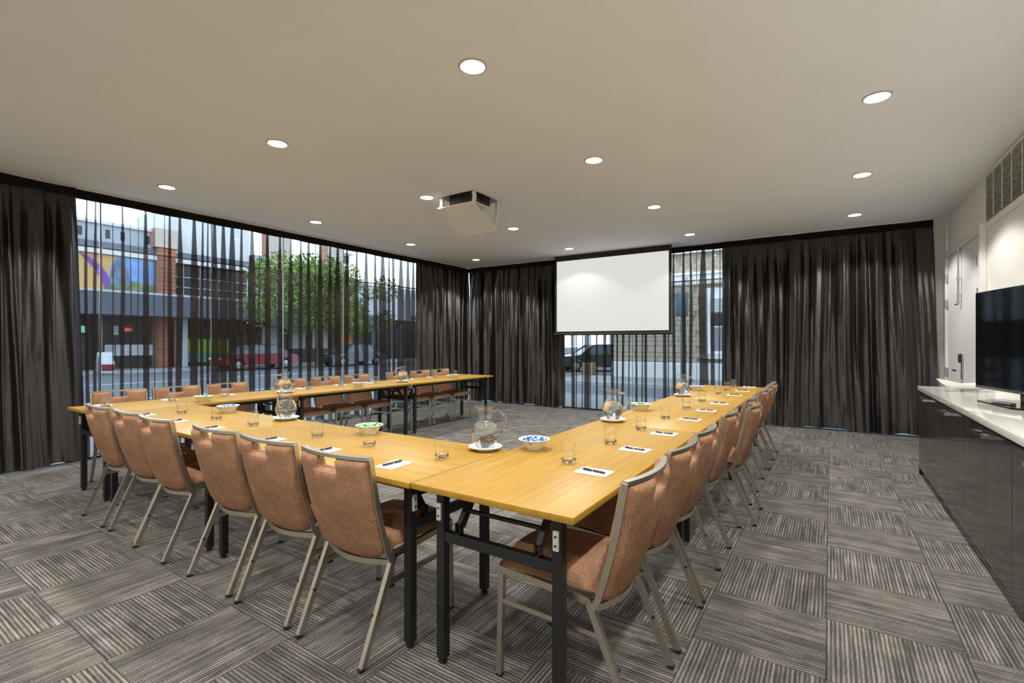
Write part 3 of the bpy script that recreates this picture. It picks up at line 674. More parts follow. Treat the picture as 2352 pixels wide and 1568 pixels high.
def pen():
    root = empty('pen')
    def rl(prof, name, mat):
        o = MB().lathe(prof, 12).build(name, mat, root, 40); o.data.transform(Matrix.Translation((0, 0, 0.0056)) @ Matrix.Rotation(-PI/2, 4, 'X')); return o
    rl([(0, -0.069), (0.0012, -0.068), (0.004, -0.055), (0.0045, -0.052)], 'tip', 'steel')
    rl([(0.0047, -0.052), (0.0056, -0.045), (0.0056, -0.008), (0.005, -0.004)], 'grip', 'pen_black')
    rl([(0.0053, -0.004), (0.0053, 0.0)], 'ring', 'chrome')
    rl([(0.005, 0.0), (0.0052, 0.04), (0.0046, 0.058), (0.0, 0.058)], 'barrel', 'pen_black')
    rl([(0, 0.058), (0.0022, 0.058), (0.0022, 0.068), (0, 0.0685)], 'push_button', 'chrome')
    B(-0.0016, 0.0016, 0.02, 0.058, 0.0108, 0.0125).build('clip', 'chrome', root)
    return root
def notepad():
    root = empty('notepad')
    B(-0.0525, 0.0525, -0.074, 0.074, 0, 0.0035).build('sheets', 'paper', root)
    pr = MB()
    for k in range(4): pr.box(0.030+k*0.004, 0.0325+k*0.004, 0.060, 0.066, 0.0036, 0.0037)
    pr.box(0.030, 0.0445, 0.0565, 0.058, 0.0036, 0.0037)
    pr.build('printed_mark', 'print_ink', root)
    return root
G0, P0, N0 = tumbler(), pen(), notepad(); U = {}
def put(proto, key, loc, rz, label, cat, group):
    o = proto if key not in U else copy_tree(proto); U[key] = 1
    o.location = loc; o.rotation_euler = (0, 0, rz); tag(o, label, cat, group); return o
jt = random.Random(9)
def seat(gx, gy, px, py, ang, where, has_pen=True):
    put(G0, 'g', (gx, gy, TT+0.0006), jt.uniform(0, 6), 'empty bubble-based glass tumbler, ' + where, 'glass', 'water tumblers')
    put(N0, 'n', (px, py, TT+0.0006), ang+jt.uniform(-.05, .05), 'small white notepad, ' + where, 'notepad', 'notepads')
    dx, dy = 0.0, 0.004
    off = Matrix.Rotation(ang, 2) @ Vector((-0.008, 0.0))
    put(P0, 'p', (px+off.x, py+off.y, TT+0.0045), ang+PI-0.10+jt.uniform(-.06, .06), 'black click pen lying on the notepad, ' + where, 'pen', 'pens')
RGY = [2.081, 2.606, 3.138, 3.708, 4.341, 4.968, 5.781, 6.322, 6.809]; RNY = [1.991, 2.528, 3.071, 3.75, 4.31, 4.887, 5.746, 6.31, 6.917]
for k in range(9): seat(-1.042, RGY[k], -0.872, RNY[k], PI/2, 'right arm, %s' % ('nearest seat' if k == 0 else ORD[k]+' seat from the near end'))
FGX = [-1.609, -2.14, -2.612, -3.331, -3.833, -4.392]; FNX = [-1.708, -2.23, -2.745, -3.45, -3.97, -4.52]
for k in range(6): seat(FGX[k], 1.82, FNX[k], 1.597, 0.10, 'front row, %s' % ('seat nearest the right arm' if k == 0 else ORD[k]+' seat from the right arm'))
LGY = [1.617, 2.136, 2.635, 3.62, 4.092, 4.701, 5.30, 5.939, 6.443]; LNY = [1.66, 2.19, 2.76, 3.66, 4.22, 4.72, 5.50, 6.03, 6.53]
for k in range(9): seat(-5.37-0.02*(k > 4), LGY[k], -5.565, LNY[k], -PI/2, 'left arm, %s' % ('nearest seat' if k == 0 else ORD[k]+' seat from the near end'))

def jug_proto():
    root = empty('water_jug'); n = 36
    outer = [(0.0, 0.0), (0.046, 0.0), (0.052, 0.003), (0.066, 0.03), (0.0745, 0.06), (0.0755, 0.082), (0.070, 0.108), (0.056, 0.136), (0.0445, 0.156), (0.040, 0.172), (0.040, 0.200), (0.0435, 0.222), (0.0445, 0.2245)]
    inner = [(0.042, 0.222), (0.0378, 0.200), (0.0378, 0.172), (0.0425, 0.155), (0.0538, 0.135), (0.0677, 0.107), (0.073, 0.082), (0.072, 0.06), (0.063, 0.031), (0.049, 0.008), (0.0, 0.007)]
    b = MB(); b.lathe(outer+inner, n)
    # pull a pouring lip out of the rim (towards -x)
    vs = []
    for (x, y, z) in b.v:
        if z > 0.196 and x < 0:
            a = math.atan2(abs(y), -x); k = max(0, 1-a/0.55); e = (z-0.196)/0.028
            x -= 0.018*k*k*e; z += 0.004*k*e
        vs.append((x, y, z))
    b.v = vs; b.build('glass_body', 'clear_glass', root, 50)
    h = MB(); pts = []
    for q in range(17):
        u = q/16; a = math.radians(100-205*u)
        pts.append((0.058+0.052*math.cos(a)+0.012*u, 0, 0.140+0.056*math.sin(a)))
    pts = [(0.040, 0, 0.192)]+pts+[(0.0715, 0, 0.088)]
    h.tube(pts, 0.0072, n=12, side=(0, 1, 0), radii=[1.35]+[1.0]*17+[1.5]).build('handle', 'thick_glass', root, 60)
    wi = [(0.0, 0.0075), (0.0485, 0.0085), (0.0625, 0.0315), (0.0715, 0.060), (0.0725, 0.082), (0.0672, 0.107), (0.0533, 0.1348), (0.0532, 0.1352), (0.0, 0.1352)]
    MB().lathe(wi, n).build('water', 'water', root, 40)
    return root
def saucer_proto():
    root = empty('saucer')
    pr = [(0.0, 0.004), (0.045, 0.004), (0.05, 0.0), (0.054, 0.0), (0.056, 0.005), (0.078, 0.011), (0.090, 0.0185), (0.092, 0.0195), (0.091, 0.0212), (0.078, 0.0145), (0.055, 0.0085), (0.0, 0.0080)]
    MB().lathe(pr, 40).build('dish', 'porcelain', root, 45); return root
def napkin_mesh():
    vs = []; n = 9
    for j in range(n):
        for i in range(n):
            x = -0.062+0.124*i/(n-1); y = -0.062+0.124*j/(n-1); r = math.hypot(x, y)
            vs.append((x, y, 0.0 if r < 0.054 else (r-0.054)*0.42+0.0012*math.sin(40*x+30*y)))
    o = n*n; vs += [(x, y, z+0.0012) for x, y, z in vs]
    fs = [(j*n+i, j*n+i+1, (j+1)*n+i+1, (j+1)*n+i) for j in range(n-1) for i in range(n-1)]
    ring = [i for i in range(n)]+[j*n+n-1 for j in range(1, n)]+[(n-1)*n+i for i in range(n-2, -1, -1)]+[j*n for j in range(n-2, 0, -1)]
    f2 = [tuple(o+a for a in f[::-1]) for f in fs]+[(ring[k], ring[(k+1) % len(ring)], o+ring[(k+1) % len(ring)], o+ring[k]) for k in range(len(ring))]
    return MB().add(vs, fs+f2).build('paper_napkin', 'paper', None, 60)
J0, S0, K0 = jug_proto(), saucer_proto(), napkin_mesh()
# (x, y, handle bearing, place)
JUGS = [(-1.545, 2.095, 0.55, 'at the corner of the front row and right arm'), (-3.39, 2.10, -1.05, 'in the middle of the front row'), (-5.22, 3.22, 3.75, 'near the middle of the left arm'),
        (-5.20, 5.03, 3.75, 'towards the far end of the left arm'), (-1.325, 3.36, 0.55, 'near the middle of the right arm'), (-1.325, 5.36, 0.55, 'towards the far end of the right arm')]
for x, y, a, where in JUGS:
    put(S0, 's', (x, y, TT+0.0006), 0, 'white saucer under the water jug ' + where, 'saucer', 'jug saucers')
    put(K0, 'k', (x, y, TT+0.0092), a+0.3, 'paper napkin under the jug ' + where, 'napkin', 'jug napkins')
    put(J0, 'j', (x, y, TT+0.0112), a, 'clear glass jug of water ' + where, 'jug', 'water jugs')
def bowl_proto():
    root = empty('sweets_bowl')
    pr = [(0.0, 0.005), (0.036, 0.005), (0.038, 0.0), (0.042, 0.0), (0.044, 0.007), (0.062, 0.026), (0.072, 0.046), (0.084, 0.0535), (0.086, 0.0555), (0.083, 0.0568), (0.070, 0.050), (0.059, 0.029), (0.040, 0.0115), (0.0, 0.0105)]
    MB().lathe(pr, 44).build('dish', 'porcelain', root, 45); return root
def sweet_proto(mat):
    root = empty('wrapped_sweet')
    b = MB(); n = 10; rings = [(-0.017, 0.0105), (-0.0135, 0.0035), (-0.011, 0.006), (0.0, 0.0078), (0.011, 0.006), (0.0135, 0.0035), (0.017, 0.0105)]
    vs = []
    for q, (x, r_) in enumerate(rings):
        for j in range(n):
            a = 2*PI*j/n; rr = r_*(1+(0.28*(-1)**j if q in (0, 6) else 0)); vs.append((x, rr*math.cos(a)*1.15, rr*math.sin(a)*(0.8 if q in (0, 6) else 0.85)))
    fs = [(q*n+j, q*n+(j+1) % n, (q+1)*n+(j+1) % n, (q+1)*n+j) for q in range(6) for j in range(n)]
    b.add(vs, fs); b.build('foil_wrapper', mat, root, 25, fix=True)
    MB().tube([(-0.004, 0, 0.0), (0.004, 0, 0.0)], 0.0083, 0.0074, n=10).build('printed_band', 'candy_white', root, 40)
    return root
BW0 = bowl_proto(); SG, SBl = sweet_proto('candy_green'), sweet_proto('candy_blue')
BOWLS = [(-1.335, 2.255, 'b', 'beside the jug at the front right corner'), (-2.43, 2.065, 'g', 'between the two jugs of the front row'), (-4.15, 2.06, 'b', 'near the left end of the front row'),
         (-5.10, 2.30, 'g', 'at the corner where the left arm starts'), (-5.12, 4.17, 'b', 'halfway along the left arm'), (-5.13, 6.10, 'g', 'at the far end of the left arm'),
         (-1.345, 4.06, 'g', 'halfway along the right arm'), (-1.345, 6.10, 'b', 'at the far end of the right arm')]
for x, y, c, where in BOWLS:
    col = 'green' if c == 'g' else 'blue'
    put(BW0, 'b', (x, y, TT+0.0006), 0, 'white bowl of %s sweets %s' % (col, where), 'bowl', 'sweets bowls')
    pos = []
    for q in range(7): pos.append((0.026*math.cos(q*0.9+x), 0.026*math.sin(q*0.9+x), 0.021))
    pos = [(0, 0, 0.0205)]+[(0.030*math.cos(2*PI*q/6+x), 0.030*math.sin(2*PI*q/6+x), 0.026) for q in range(6)]+[(0.052*math.cos(2*PI*q/9+x), 0.052*math.sin(2*PI*q/9+x), 0.0375) for q in range(9)]+[(0.018*math.cos(2*PI*q/4+y), 0.018*math.sin(2*PI*q/4+y), 0.040) for q in range(4)]
    if c == 'g': pos = [p for k_, p in enumerate(pos) if k_ % 5 != 4]
    for (dx, dy, dz) in pos:
        o = put(SG if c == 'g' else SBl, 'sw'+c, (x+dx, y+dy, TT+dz+0.010), 0, '%s foil wrapped sweet in the bowl %s' % (col, where), 'sweet', '%s sweets in the bowl %s' % (col, where))
        o.rotation_euler = (jt.uniform(-.4, .4), jt.uniform(-.35, .35), jt.uniform(0, 6.28)); o.scale = (1.18, 1.18, 1.18)

# ------------------------------------------------------------------ credenza
CX, CZ, CEND = 0.745, 0.886, 6.30
c = empty('credenza', (CX, CEND, 0)); tag(c, 'long dark glossy veneer credenza along the right wall', 'cabinet')
CL = 6.0
B(0.02, XR-CX-0.002, -CL, -0.018, 0.09, CZ-0.052).build('carcass', 'dark_veneer', c)
B(0.0, XR-CX-0.002, -0.017, 0.0, 0.005, CZ-0.052).build('end_panel', 'dark_veneer', c)
B(0.05, XR-CX-0.03, -CL+0.05, -0.02, 0.002, 0.088).build('toe_kick', 'black_metal', c)
seams = [0.018, 0.455, 0.95, 1.46, 1.97, 2.49, 2.97, 3.47, 3.97, 4.47, 4.97, 5.47, 5.98]
for k in range(len(seams)-1):
    a, e_ = -seams[k+1]+0.0015, -seams[k]-0.0015
    dr = B(0.0, 0.019, a, e_, 0.075, CZ-0.062, bev=0.0012).build('door', 'dark_veneer', c)
    # loop pulls sit side by side at every second seam
    ye = e_-0.075 if k % 2 else a+0.075
    hy0, hy1, zc = ye-0.062, ye+0.062, 0.795
    for (x0_, x1_, y0_, y1_) in ((-0.048, -0.040, hy0, hy1), (-0.040, -0.0003, hy0, hy0+0.008), (-0.040, -0.0003, hy1-0.008, hy1), (-0.006, -0.0003, hy0+0.008, hy1-0.008)):
        pass
    hm = MB(); hm.box(-0.048, -0.040, hy0, hy1, zc-0.009, zc+0.009); hm.box(-0.040, -0.0003, hy0, hy0+0.008, zc-0.009, zc+0.009); hm.box(-0.040, -0.0003, hy1-0.008, hy1, zc-0.009, zc+0.009); hm.box(-0.005, -0.0003, hy0+0.008, hy1-0.008, zc-0.009, zc+0.009)
    hm.build('loop_handle', 'chrome', dr)
    if k == 2: MB().tube([(-0.002, ye, 0.755), (0.0, ye, 0.755)], 0.007, n=12).build('key_lock', 'chrome', dr)
tag(B(CX-0.012, XR-0.001, CEND-CL, CEND+0.012, CZ-0.042, CZ, bev=0.003).build('credenza_worktop', 'counter', None, 40), 'glossy cream stone worktop lying on the dark credenza', 'worktop')
# television
ta = math.radians(12.4)
tv = empty('television', (0.975, 5.30, CZ), 0); tag(tv, 'large black flat television on the worktop, angled towards the room', 'television')
tv.rotation_euler = (0, 0, ta)   # local -y runs along the screen towards the viewpoint
TW, TH = 1.30, 0.757
B(0.0, 0.035, -TW, 0, 0.074, 0.074+TH, bev=0.006).build('housing', 'tv_bezel', tv, 40)
B(-0.0015, 0.0003, -TW+0.014, -0.014, 0.074+0.022, 0.074+TH-0.012).build('display', 'tv_black', tv)
B(-0.002, 0.0002, -TW/2-0.04, -TW/2+0.04, 0.080, 0.088).build('badge_strip', 'steel', tv)
B(0.02, 0.055, -TW/2-0.12, -TW/2+0.12, 0.01, 0.2, bev=0.01).build('neck', 'tv_bezel', tv)
sp = [(-0.16, -0.93), (-0.19, -0.87), (-0.17, -0.43), (-0.02, -0.30), (0.05, -0.31), (0.08, -0.36), (0.08, -0.95)]
MB().prism(sp, 0.001, 0.012, 'Z').build('foot_plate', 'tv_black', tv)
rm = empty('remote_control', (0.99, 4.62, CZ+0.0125), 0.5); tag(rm, 'slim remote control lying on the black television foot', 'remote control')
B(-0.02, 0.02, -0.075, 0.075, 0.0005, 0.014, bev=0.004).build('handset', 'steel', rm, 40)
for k in range(9): B(-0.013+(k % 3)*0.0095, -0.006+(k % 3)*0.0095, -0.05+(k//3)*0.024, -0.036+(k//3)*0.024, 0.0138, 0.0155).build('button', 'dark_plastic', rm)
# leaf dish
dm = MB(); nu, nv = 21, 9; tops = []; bots = []
for i in range(nu):
    u = -1+2*i/(nu-1); wdt = 0.12*(1-abs(u)**2.2)+0.002
    for j in range(nv):
        v = -1+2*j/(nv-1)
        z = 0.006+0.100*abs(u)**2.1*(1.0 if u < 0 else 0.5)+0.045*v*v*(1-abs(u)**3)
        tops.append((u*0.27, v*wdt, z+0.007)); bots.append((u*0.27, v*wdt*0.985, max(0.0, z-0.002)))
o = nu*nv; fs = [(i*nv+j, i*nv+j+1, (i+1)*nv+j+1, (i+1)*nv+j) for i in range(nu-1) for j in range(nv-1)]
ring = [j for j in range(nv)]+[i*nv+nv-1 for i in range(1, nu)]+[(nu-1)*nv+j for j in range(nv-2, -1, -1)]+[i*nv for i in range(nu-2, 0, -1)]
fs += [tuple(o+a for a in f[::-1]) for f in fs]+[(ring[k], ring[(k+1) % len(ring)], o+ring[(k+1) % len(ring)], o+ring[k]) for k in range(len(ring))]
dish = dm.add(tops+bots, fs).build('leaf_dish', 'porcelain', None, 60); dish.location = (1.03, 5.86, CZ+0.001); dish.rotation_euler = (0, 0, math.radians(31)); tag(dish, 'long white leaf-shaped porcelain dish on the worktop beside the television', 'dish')

# ------------------------------------------------------------------ outdoors: ground
GZ = -0.20
struct(B(-140, 60, -40, 140, GZ-0.3, GZ).build('road', 'asphalt'), 'blue-grey asphalt street outside', 'road')
struct(B(-12.5, XL-0.22, -20, 12.2, GZ, GZ+0.12).build('footpath', 'paving'), 'grey paved footpath outside the street side glazing', 'footpath')
struct(B(XL-0.22, 30, YB+0.2, 12.2, GZ, GZ+0.12).build('footpath', 'paving'), 'grey paved footpath outside the screen side glazing', 'footpath')
struct(B(-36, -29.3, -20, 60, GZ, GZ+0.12).build('footpath', 'paving'), 'grey paved footpath in front of the shops', 'footpath')
struct(B(-29.3, -29.0, -20, 60, GZ, GZ+0.13).build('kerb', 'kerb_stone'), 'pale kerb in front of the shops', 'kerb')
struct(B(-12.8, -12.5, -20, 12.5, GZ, GZ+0.13).build('kerb', 'kerb_stone'), 'pale kerb of the near footpath', 'kerb')
struct(B(-9.0, 30, 16.4, 19.4, GZ, GZ+0.12).build('footpath', 'paving'), 'grey footpath in front of the sandstone building', 'footpath')
struct(B(-9.3, 30, 16.1, 16.4, GZ, GZ+0.13).build('kerb', 'kerb_stone'), 'pale kerb in front of the sandstone building', 'kerb')
for x, nm in ((-22.0, 'white lane line in the middle of the side street'), (-15.6, 'white lane line near the room in the side street')):
    tag(B(x-0.06, x+0.06, -15, 60, GZ, GZ+0.004).build('lane_line', 'road_paint'), nm, 'road marking')
# row of shops across the side street (facade at X=-32)
FXW = -32.0
bA = empty('shop_building', (FXW, 9, GZ)); tag(bA, 'grey rendered shop building with brick pier and billboard opposite the long sheer', 'building')
def part(parent, name, mat, x0, x1, y0, y1, z0, z1, **k):
    o = B(x0, x1, y0, y1, z0, z1, **k).build(name, mat, parent); o.matrix_parent_inverse = Matrix.Translation(parent.location).inverted(); return o
part(bA, 'wall', 'grey_render', FXW-5, FXW, 0, 12.0, GZ+4.1, 7.55)
part(bA, 'shopfront', 'shop_dark', FXW-5, FXW-0.4, 0, 17.5, GZ, 4.0)
part(bA, 'parapet_cap', 'pale_render', FXW-5, FXW+0.12, 0, 12.0, 7.55, 7.7)
part(bA, 'string_band', 'awning_grey', FXW, FXW+0.15, 0, 17.5, 6.30, 6.62)
part(bA, 'white_fascia', 'white_band', FXW, FXW+0.25, 0, 17.5, 5.98, 6.28)
for k in range(8): part(bA, 'parapet_vent', 'shop_dark', FXW, FXW+0.03, 4.9+k*0.9+0.25*(k % 2), 5.08+k*0.9+0.25*(k % 2), 6.85, 7.3)
part(bA, 'brick_pier', 'brickwork', FXW-0.5, FXW+0.45, 11.9, 12.75, GZ+0.12, 7.35)
part(bA, 'pier_cap', 'brickwork', FXW-0.6, FXW+0.55, 11.7, 12.95, 6.7, 7.75)
part(bA, 'upper_wall', 'pale_render', FXW-5, FXW-0.5, 12.75, 17.5, 6.6, 9.3)
part(bA, 'window_wall', 'shop_glass', FXW-5, FXW-0.3, 12.75, 17.5, 4.0, 6.6)
for k in range(5): part(bA, 'glazing_bar', 'pale_render', FXW-0.3, FXW-0.22, 13.4+k*0.95, 13.46+k*0.95, 4.0, 6.0)
for z in (4.6, 5.2): part(bA, 'glazing_bar', 'pale_render', FXW-0.3, FXW-0.23, 12.75, 17.5, z, z+0.05)
part(bA, 'awning', 'awning_grey', FXW-0.4, FXW+1.9, 0, 17.5, 2.75, 3.85)
part(bA, 'awning_edge', 'pale_render', FXW-0.4, FXW+1.92, 0, 17.5, 3.86, 3.98)
for y in (9.2, 12.4, 13.1): part(bA, 'awning_column', 'pale_render' if y > 12 else 'shop_dark', FXW+0.2, FXW+0.45, y, y+0.28, GZ+0.12, 2.75)
for k in range(4): part(bA, 'shop_poster', 'poster_white', FXW-0.4, FXW-0.36, 9.55+k*0.66, 10.15+k*0.66, 0.62, 1.22)
part(bA, 'shop_poster', 'poster_white', FXW-0.4, FXW-0.36, 10.1, 10.32, 1.75, 2.25)
part(bA, 'lit_sign', 'red_sign', FXW-0.4, FXW-0.36, 10.55, 10.95, 1.95, 2.15)
part(bA, 'lit_sign', 'green_sign', FXW-0.4, FXW-0.36, 8.6, 8.95, 1.85, 2.2)
part(bA, 'shop_door', 'shop_glass', FXW-0.4, FXW-0.35, 8.3, 9.1, GZ+0.12, 1.7)
part(bA, 'hoarding', 'lime_panel', FXW-0.4, FXW-0.34, 13.6, 16.2, 0.70, 1.55)
part(bA, 'hoarding', 'teal_panel', FXW-0.4, FXW-0.34, 13.6, 16.2, 0.12, 0.70)
part(bA, 'shop_wall', 'cream_panel', FXW-0.4, FXW-0.34, 12.9, 13.5, GZ+0.12, 2.7)
# billboard
bb = empty('billboard', (FXW+0.2, 9.6, 5.1)); tag(bb, 'printed billboard with tan, purple and blue tower picture under the white fascia', 'billboard')
by0, by1, bz0, bz1 = 7.2, 11.85, 4.1, 5.95
part(bb, 'panel', 'tan_print', FXW+0.02, FXW+0.10, by0, by1, bz0, bz1)
def flat(parent, name, mat, pts, x):
    o = MB().prism(pts, x, x+0.012, 'X').build(name, mat, parent); o.matrix_parent_inverse = Matrix.Translation(parent.location).inverted(); return o
flat(bb, 'print_sky', 'sky_print', [(9.75, bz0+0.5), (by1-0.02, bz0+0.25), (by1-0.02, bz1-0.02), (10.1, bz1-0.02), (9.85, 5.4)], FXW+0.101)
flat(bb, 'print_hill', 'hill_print', [(9.55, bz0+0.02), (by1-0.02, bz0+0.02), (by1-0.02, bz0+0.45), (10.9, bz0+0.6), (9.75, bz0+0.55)], FXW+0.114)
flat(bb, 'print_tower', 'tower_print', [(9.75, bz0+0.3), (10.75, bz0+0.4), (10.6, 5.15), (10.35, 5.65), (10.05, 5.75), (9.85, 5.1)], FXW+0.127)
cur = [(8.55+0.0, bz1-0.02)]+[(8.55+1.05*math.sin(u*1.45), bz1-0.02-(bz1-bz0-0.04)*u) for u in [k/8 for k in range(1, 9)]]
cur2 = [(8.72+1.02*math.sin(min(1, u*1.15)*1.57), bz1-0.02-(bz1-bz0-0.04)*u*0.82) for u in [k/8 for k in range(8, -1, -1)]]
flat(bb, 'print_swoosh', 'purple_print', cur+cur2[:-1], FXW+0.140)
# second building: pale, beyond the tree
bC = empty('corner_building', (FXW, 30, GZ)); tag(bC, 'pale grey long building with dark ground floor beyond the street tree', 'building')
part(bC, 'wall', 'pale_render', FXW-6, FXW+0.3, 24.0, 60, 3.3, 6.1)
part(bC, 'ground_floor', 'shop_dark', FXW-6, FXW-0.2, 17.6, 60, GZ, 3.3)
part(bC, 'lower_wall', 'grey_render', FXW-6, FXW-0.1, 17.6, 24.0, 3.3, 7.2)
part(bC, 'brick_pier', 'brickwork', FXW-0.6, FXW+0.3, 18.4, 19.9, 3.4, 9.0)
part(bC, 'brick_pier', 'brickwork', FXW-0.6, FXW+0.3, 23.0, 24.4, 5.0, 9.3)
part(bC, 'awning', 'awning_grey', FXW-0.2, FXW+1.9, 17.6, 27, 2.4, 3.5)
for k in range(3): part(bC, 'shop_panel', 'cream_panel', FXW-0.2, FXW-0.14, 18.2+k*1.9, 19.5+k*1.9, 0.9, 2.4)
part(bC, 'shop_panel', 'orange_panel', FXW-0.2, FXW-0.14, 24.2, 25.6, 0.6, 2.4)
for k in range(3): part(bC, 'lit_window', 'warm_window', FXW-0.2, FXW-0.15, 33.2+k*0.9, 33.8+k*0.9, 0.3, 2.6)
for k in range(7): part(bC, 'pilaster', 'grey_render', FXW-0.2, FXW+0.1, 27.5+k*3.0, 27.8+k*3.0, GZ+0.12, 3.3)
ap = empty('apartment_tower', (-75, 56, GZ)); tag(ap, 'distant white apartment tower with balconies above the corner building', 'building')
part(ap, 'wall', 'apartment_white', -82, -75, 54, 59.5, GZ, 26)
for k in range(7):
    part(ap, 'balcony', 'apartment_white', -75, -73.6, 54.2, 59.3, 6+k*2.9, 7.0+k*2.9); part(ap, 'window', 'shop_glass', -75, -74.95, 54.6, 58.9, 7.3+k*2.9, 8.7+k*2.9)
# street tree
tr_ = empty('street_tree', (-26.6, 18.6, GZ)); tag(tr_, 'leafy green street tree in front of the far shops', 'tree')
tb = MB(); tb.tube([(0, 0, 0.0), (0.05, 0.05, 1.5), (0, 0.1, 2.8), (0.1, 0.0, 4.5)], 0.17, n=10, radii=[1.25, 1.0, 0.85, 0.5])
for k in range(6):
    a = k*1.05; tb.tube([(0, 0.08, 2.3+0.2*k), (0.7*math.cos(a), 0.7*math.sin(a), 3.3+0.25*k), (1.5*math.cos(a+.2), 1.5*math.sin(a+.2), 4.2+0.3*k)], 0.07, n=6, radii=[1, .7, .35])
tb.build('trunk', 'bark', tr_, 50)
rn = random.Random(4); lb = MB()
blobs = [(rn.gauss(0, 1.1), rn.gauss(0, 2.6), rn.uniform(2.7, 5.9), rn.uniform(0.7, 1.25)) for _ in range(40)]
for (cx, cy, cz, rr) in blobs:
    for _ in range(230):
        th = rn.uniform(0, 2*PI); cphi = rn.uniform(-1, 1); q = rr*rn.uniform(0.55, 1.0); sphi = math.sqrt(1-cphi*cphi)
        p_ = Vector((cx+q*sphi*math.cos(th), cy+q*sphi*math.sin(th), cz+q*cphi)); a_ = Vector((rn.gauss(0, 1), rn.gauss(0, 1), rn.gauss(0, 1))).normalized()*rn.uniform(.10, .17); c_ = a_.orthogonal().normalized()*0.06
        lb.add([p_-a_, p_+c_, p_+a_, p_-c_], [(0, 1, 2, 3)])
lv = lb.build('foliage', 'leaf', tr_, fix=False); lv['kind'] = 'stuff'
# cars: side profile swept across the width with a narrowed cabin
def car(name, loc, rz, paint, label, L=4.4, H=1.42, wagon=False):
    root = empty(name, loc, rz); tag(root, label, 'car')
    hl = L/2; wd = 0.86
    low = [(-hl, 0.30), (-hl, 0.62), (-hl+0.15, 0.80), (-0.95, 0.90), (0.95, 0.93), (hl-0.2, 0.86), (hl, 0.70), (hl, 0.30)]
    arch = []
    for cx_ in (hl-0.85, -hl+0.85):
        arch += [(cx_+0.36*math.cos(a), 0.30+0.36*math.sin(a)) for a in [PI*k/8 for k in range(9)]]
    poly = low+arch
    b = MB(); k = len(poly)
    ins = [0.04 if z > 0.75 else 0.0 for _, z in poly]
    vs = [(a, -wd+i_, z) for (a, z), i_ in zip(poly, ins)]+[(a, wd-i_, z) for (a, z), i_ in zip(poly, ins)]
    b.add(vs, [tuple(range(k))[::-1], tuple(range(k, 2*k))]+[(i, (i+1) % k, k+(i+1) % k, k+i) for i in range(k)])
    body = b.build('body', paint, root, 35)
    re = hl-0.15 if wagon else 1.55
    cab = [(-1.15, 0.89), (-0.45, H-0.03), (-0.2, H), (0.75, H), (1.0 if not wagon else re-0.35, H-0.05), (re, 0.92)]
    k = len(cab); ii = [0.06 if z < 1.0 else 0.22 for _, z in cab]
    vs = [(a, -wd+q, z) for (a, z), q in zip(cab, ii)]+[(a, wd-q, z) for (a, z), q in zip(cab, ii)]
    MB().add(vs, [tuple(range(k))[::-1], tuple(range(k, 2*k))]+[(i, (i+1) % k, k+(i+1) % k, k+i) for i in range(k)]).build('cabin_glass', 'car_glass', root, 30)
    rp = [(a, z+0.012) for a, z in cab[1:5]]; rk = MB(); q = len(rp)
    vs = [(a, -wd+0.20, z) for a, z in rp]+[(a, wd-0.20, z) for a, z in rp]+[(a, -wd+0.20, z-0.03) for a, z in rp]+[(a, wd-0.20, z-0.03) for a, z in rp]
    rk.add(vs, [(i, i+1, q+i+1, q+i) for i in range(q-1)]+[(2*q+i, 3*q+i, 3*q+i+1, 2*q+i+1) for i in range(q-1)]+[(i, 2*q+i, 2*q+i+1, i+1) for i in range(q-1)]+[(q+i, q+i+1, 3*q+i+1, 3*q+i) for i in range(q-1)]+[(0, q, 3*q, 2*q), (q-1, 3*q-1, 4*q-1, 2*q-1)])
    rk.build('roof', paint, root, 35)
    for s_ in (-1, 1):
        for (a, c_) in (((-1.15, 0.89), (-0.45, H-0.03)), ((re, 0.92), cab[4]), ((0.25, 0.92), (0.25, H-0.01))):
            MB().tube([(a[0], s_*(wd-0.05), a[1]), (c_[0], s_*(wd-0.205), c_[1])], 0.035, 0.022, n=4).build('pillar', paint, root)
        for cx_ in (-hl+0.85, hl-0.85):
            wh = MB().lathe([(0.0, -0.10), (0.20, -0.10), (0.29, -0.09), (0.31, -0.06), (0.31, 0.06), (0.29, 0.09), (0.0, 0.09)], 20).build('wheel', 'tyre', root, 40); wh.matrix_local = Matrix.Translation((cx_, s_*(wd-0.12), 0.31)) @ Matrix.Rotation(s_*PI/2, 4, 'X')
            hbm = MB().lathe([(0, -0.106), (0.17, -0.106), (0.19, -0.101)], 16).build('hub_cap', 'hub', wh, 40)
        B(-hl-0.01, -hl+0.05, s_*0.62-0.14, s_*0.62+0.14, 0.58, 0.74, bev=0.015).build('headlight', 'lamp_lens', root)
    B(-hl-0.05, -hl+0.02, -wd+0.06, wd-0.06, 0.36, 0.50, bev=0.02).build('bumper', 'hub' if paint == 'car_green' else paint, root)
    return root
car('parked_car', (-27.6, 15.2, GZ), PI/2, 'car_red', 'dark red car parked in the street beyond the long sheer')
car('parked_car', (-27.0, 21.5, GZ), PI/2, 'car_navy', 'navy blue car further along the street beyond the tree')
car('parked_car', (-10.6, 24.6, GZ), 0.75, 'car_green', 'dark green sedan seen below the left of the projector screen', L=4.6)
car('parked_car', (-10.8, 30.0, GZ), 0.45, 'car_silver', 'silver wagon behind the dark green sedan', wagon=True, H=1.6)
car('parked_car', (0.35, 14.4, GZ), 0.0, 'car_sky', 'light blue car whose bonnet shows beside the right drape', L=4.5)
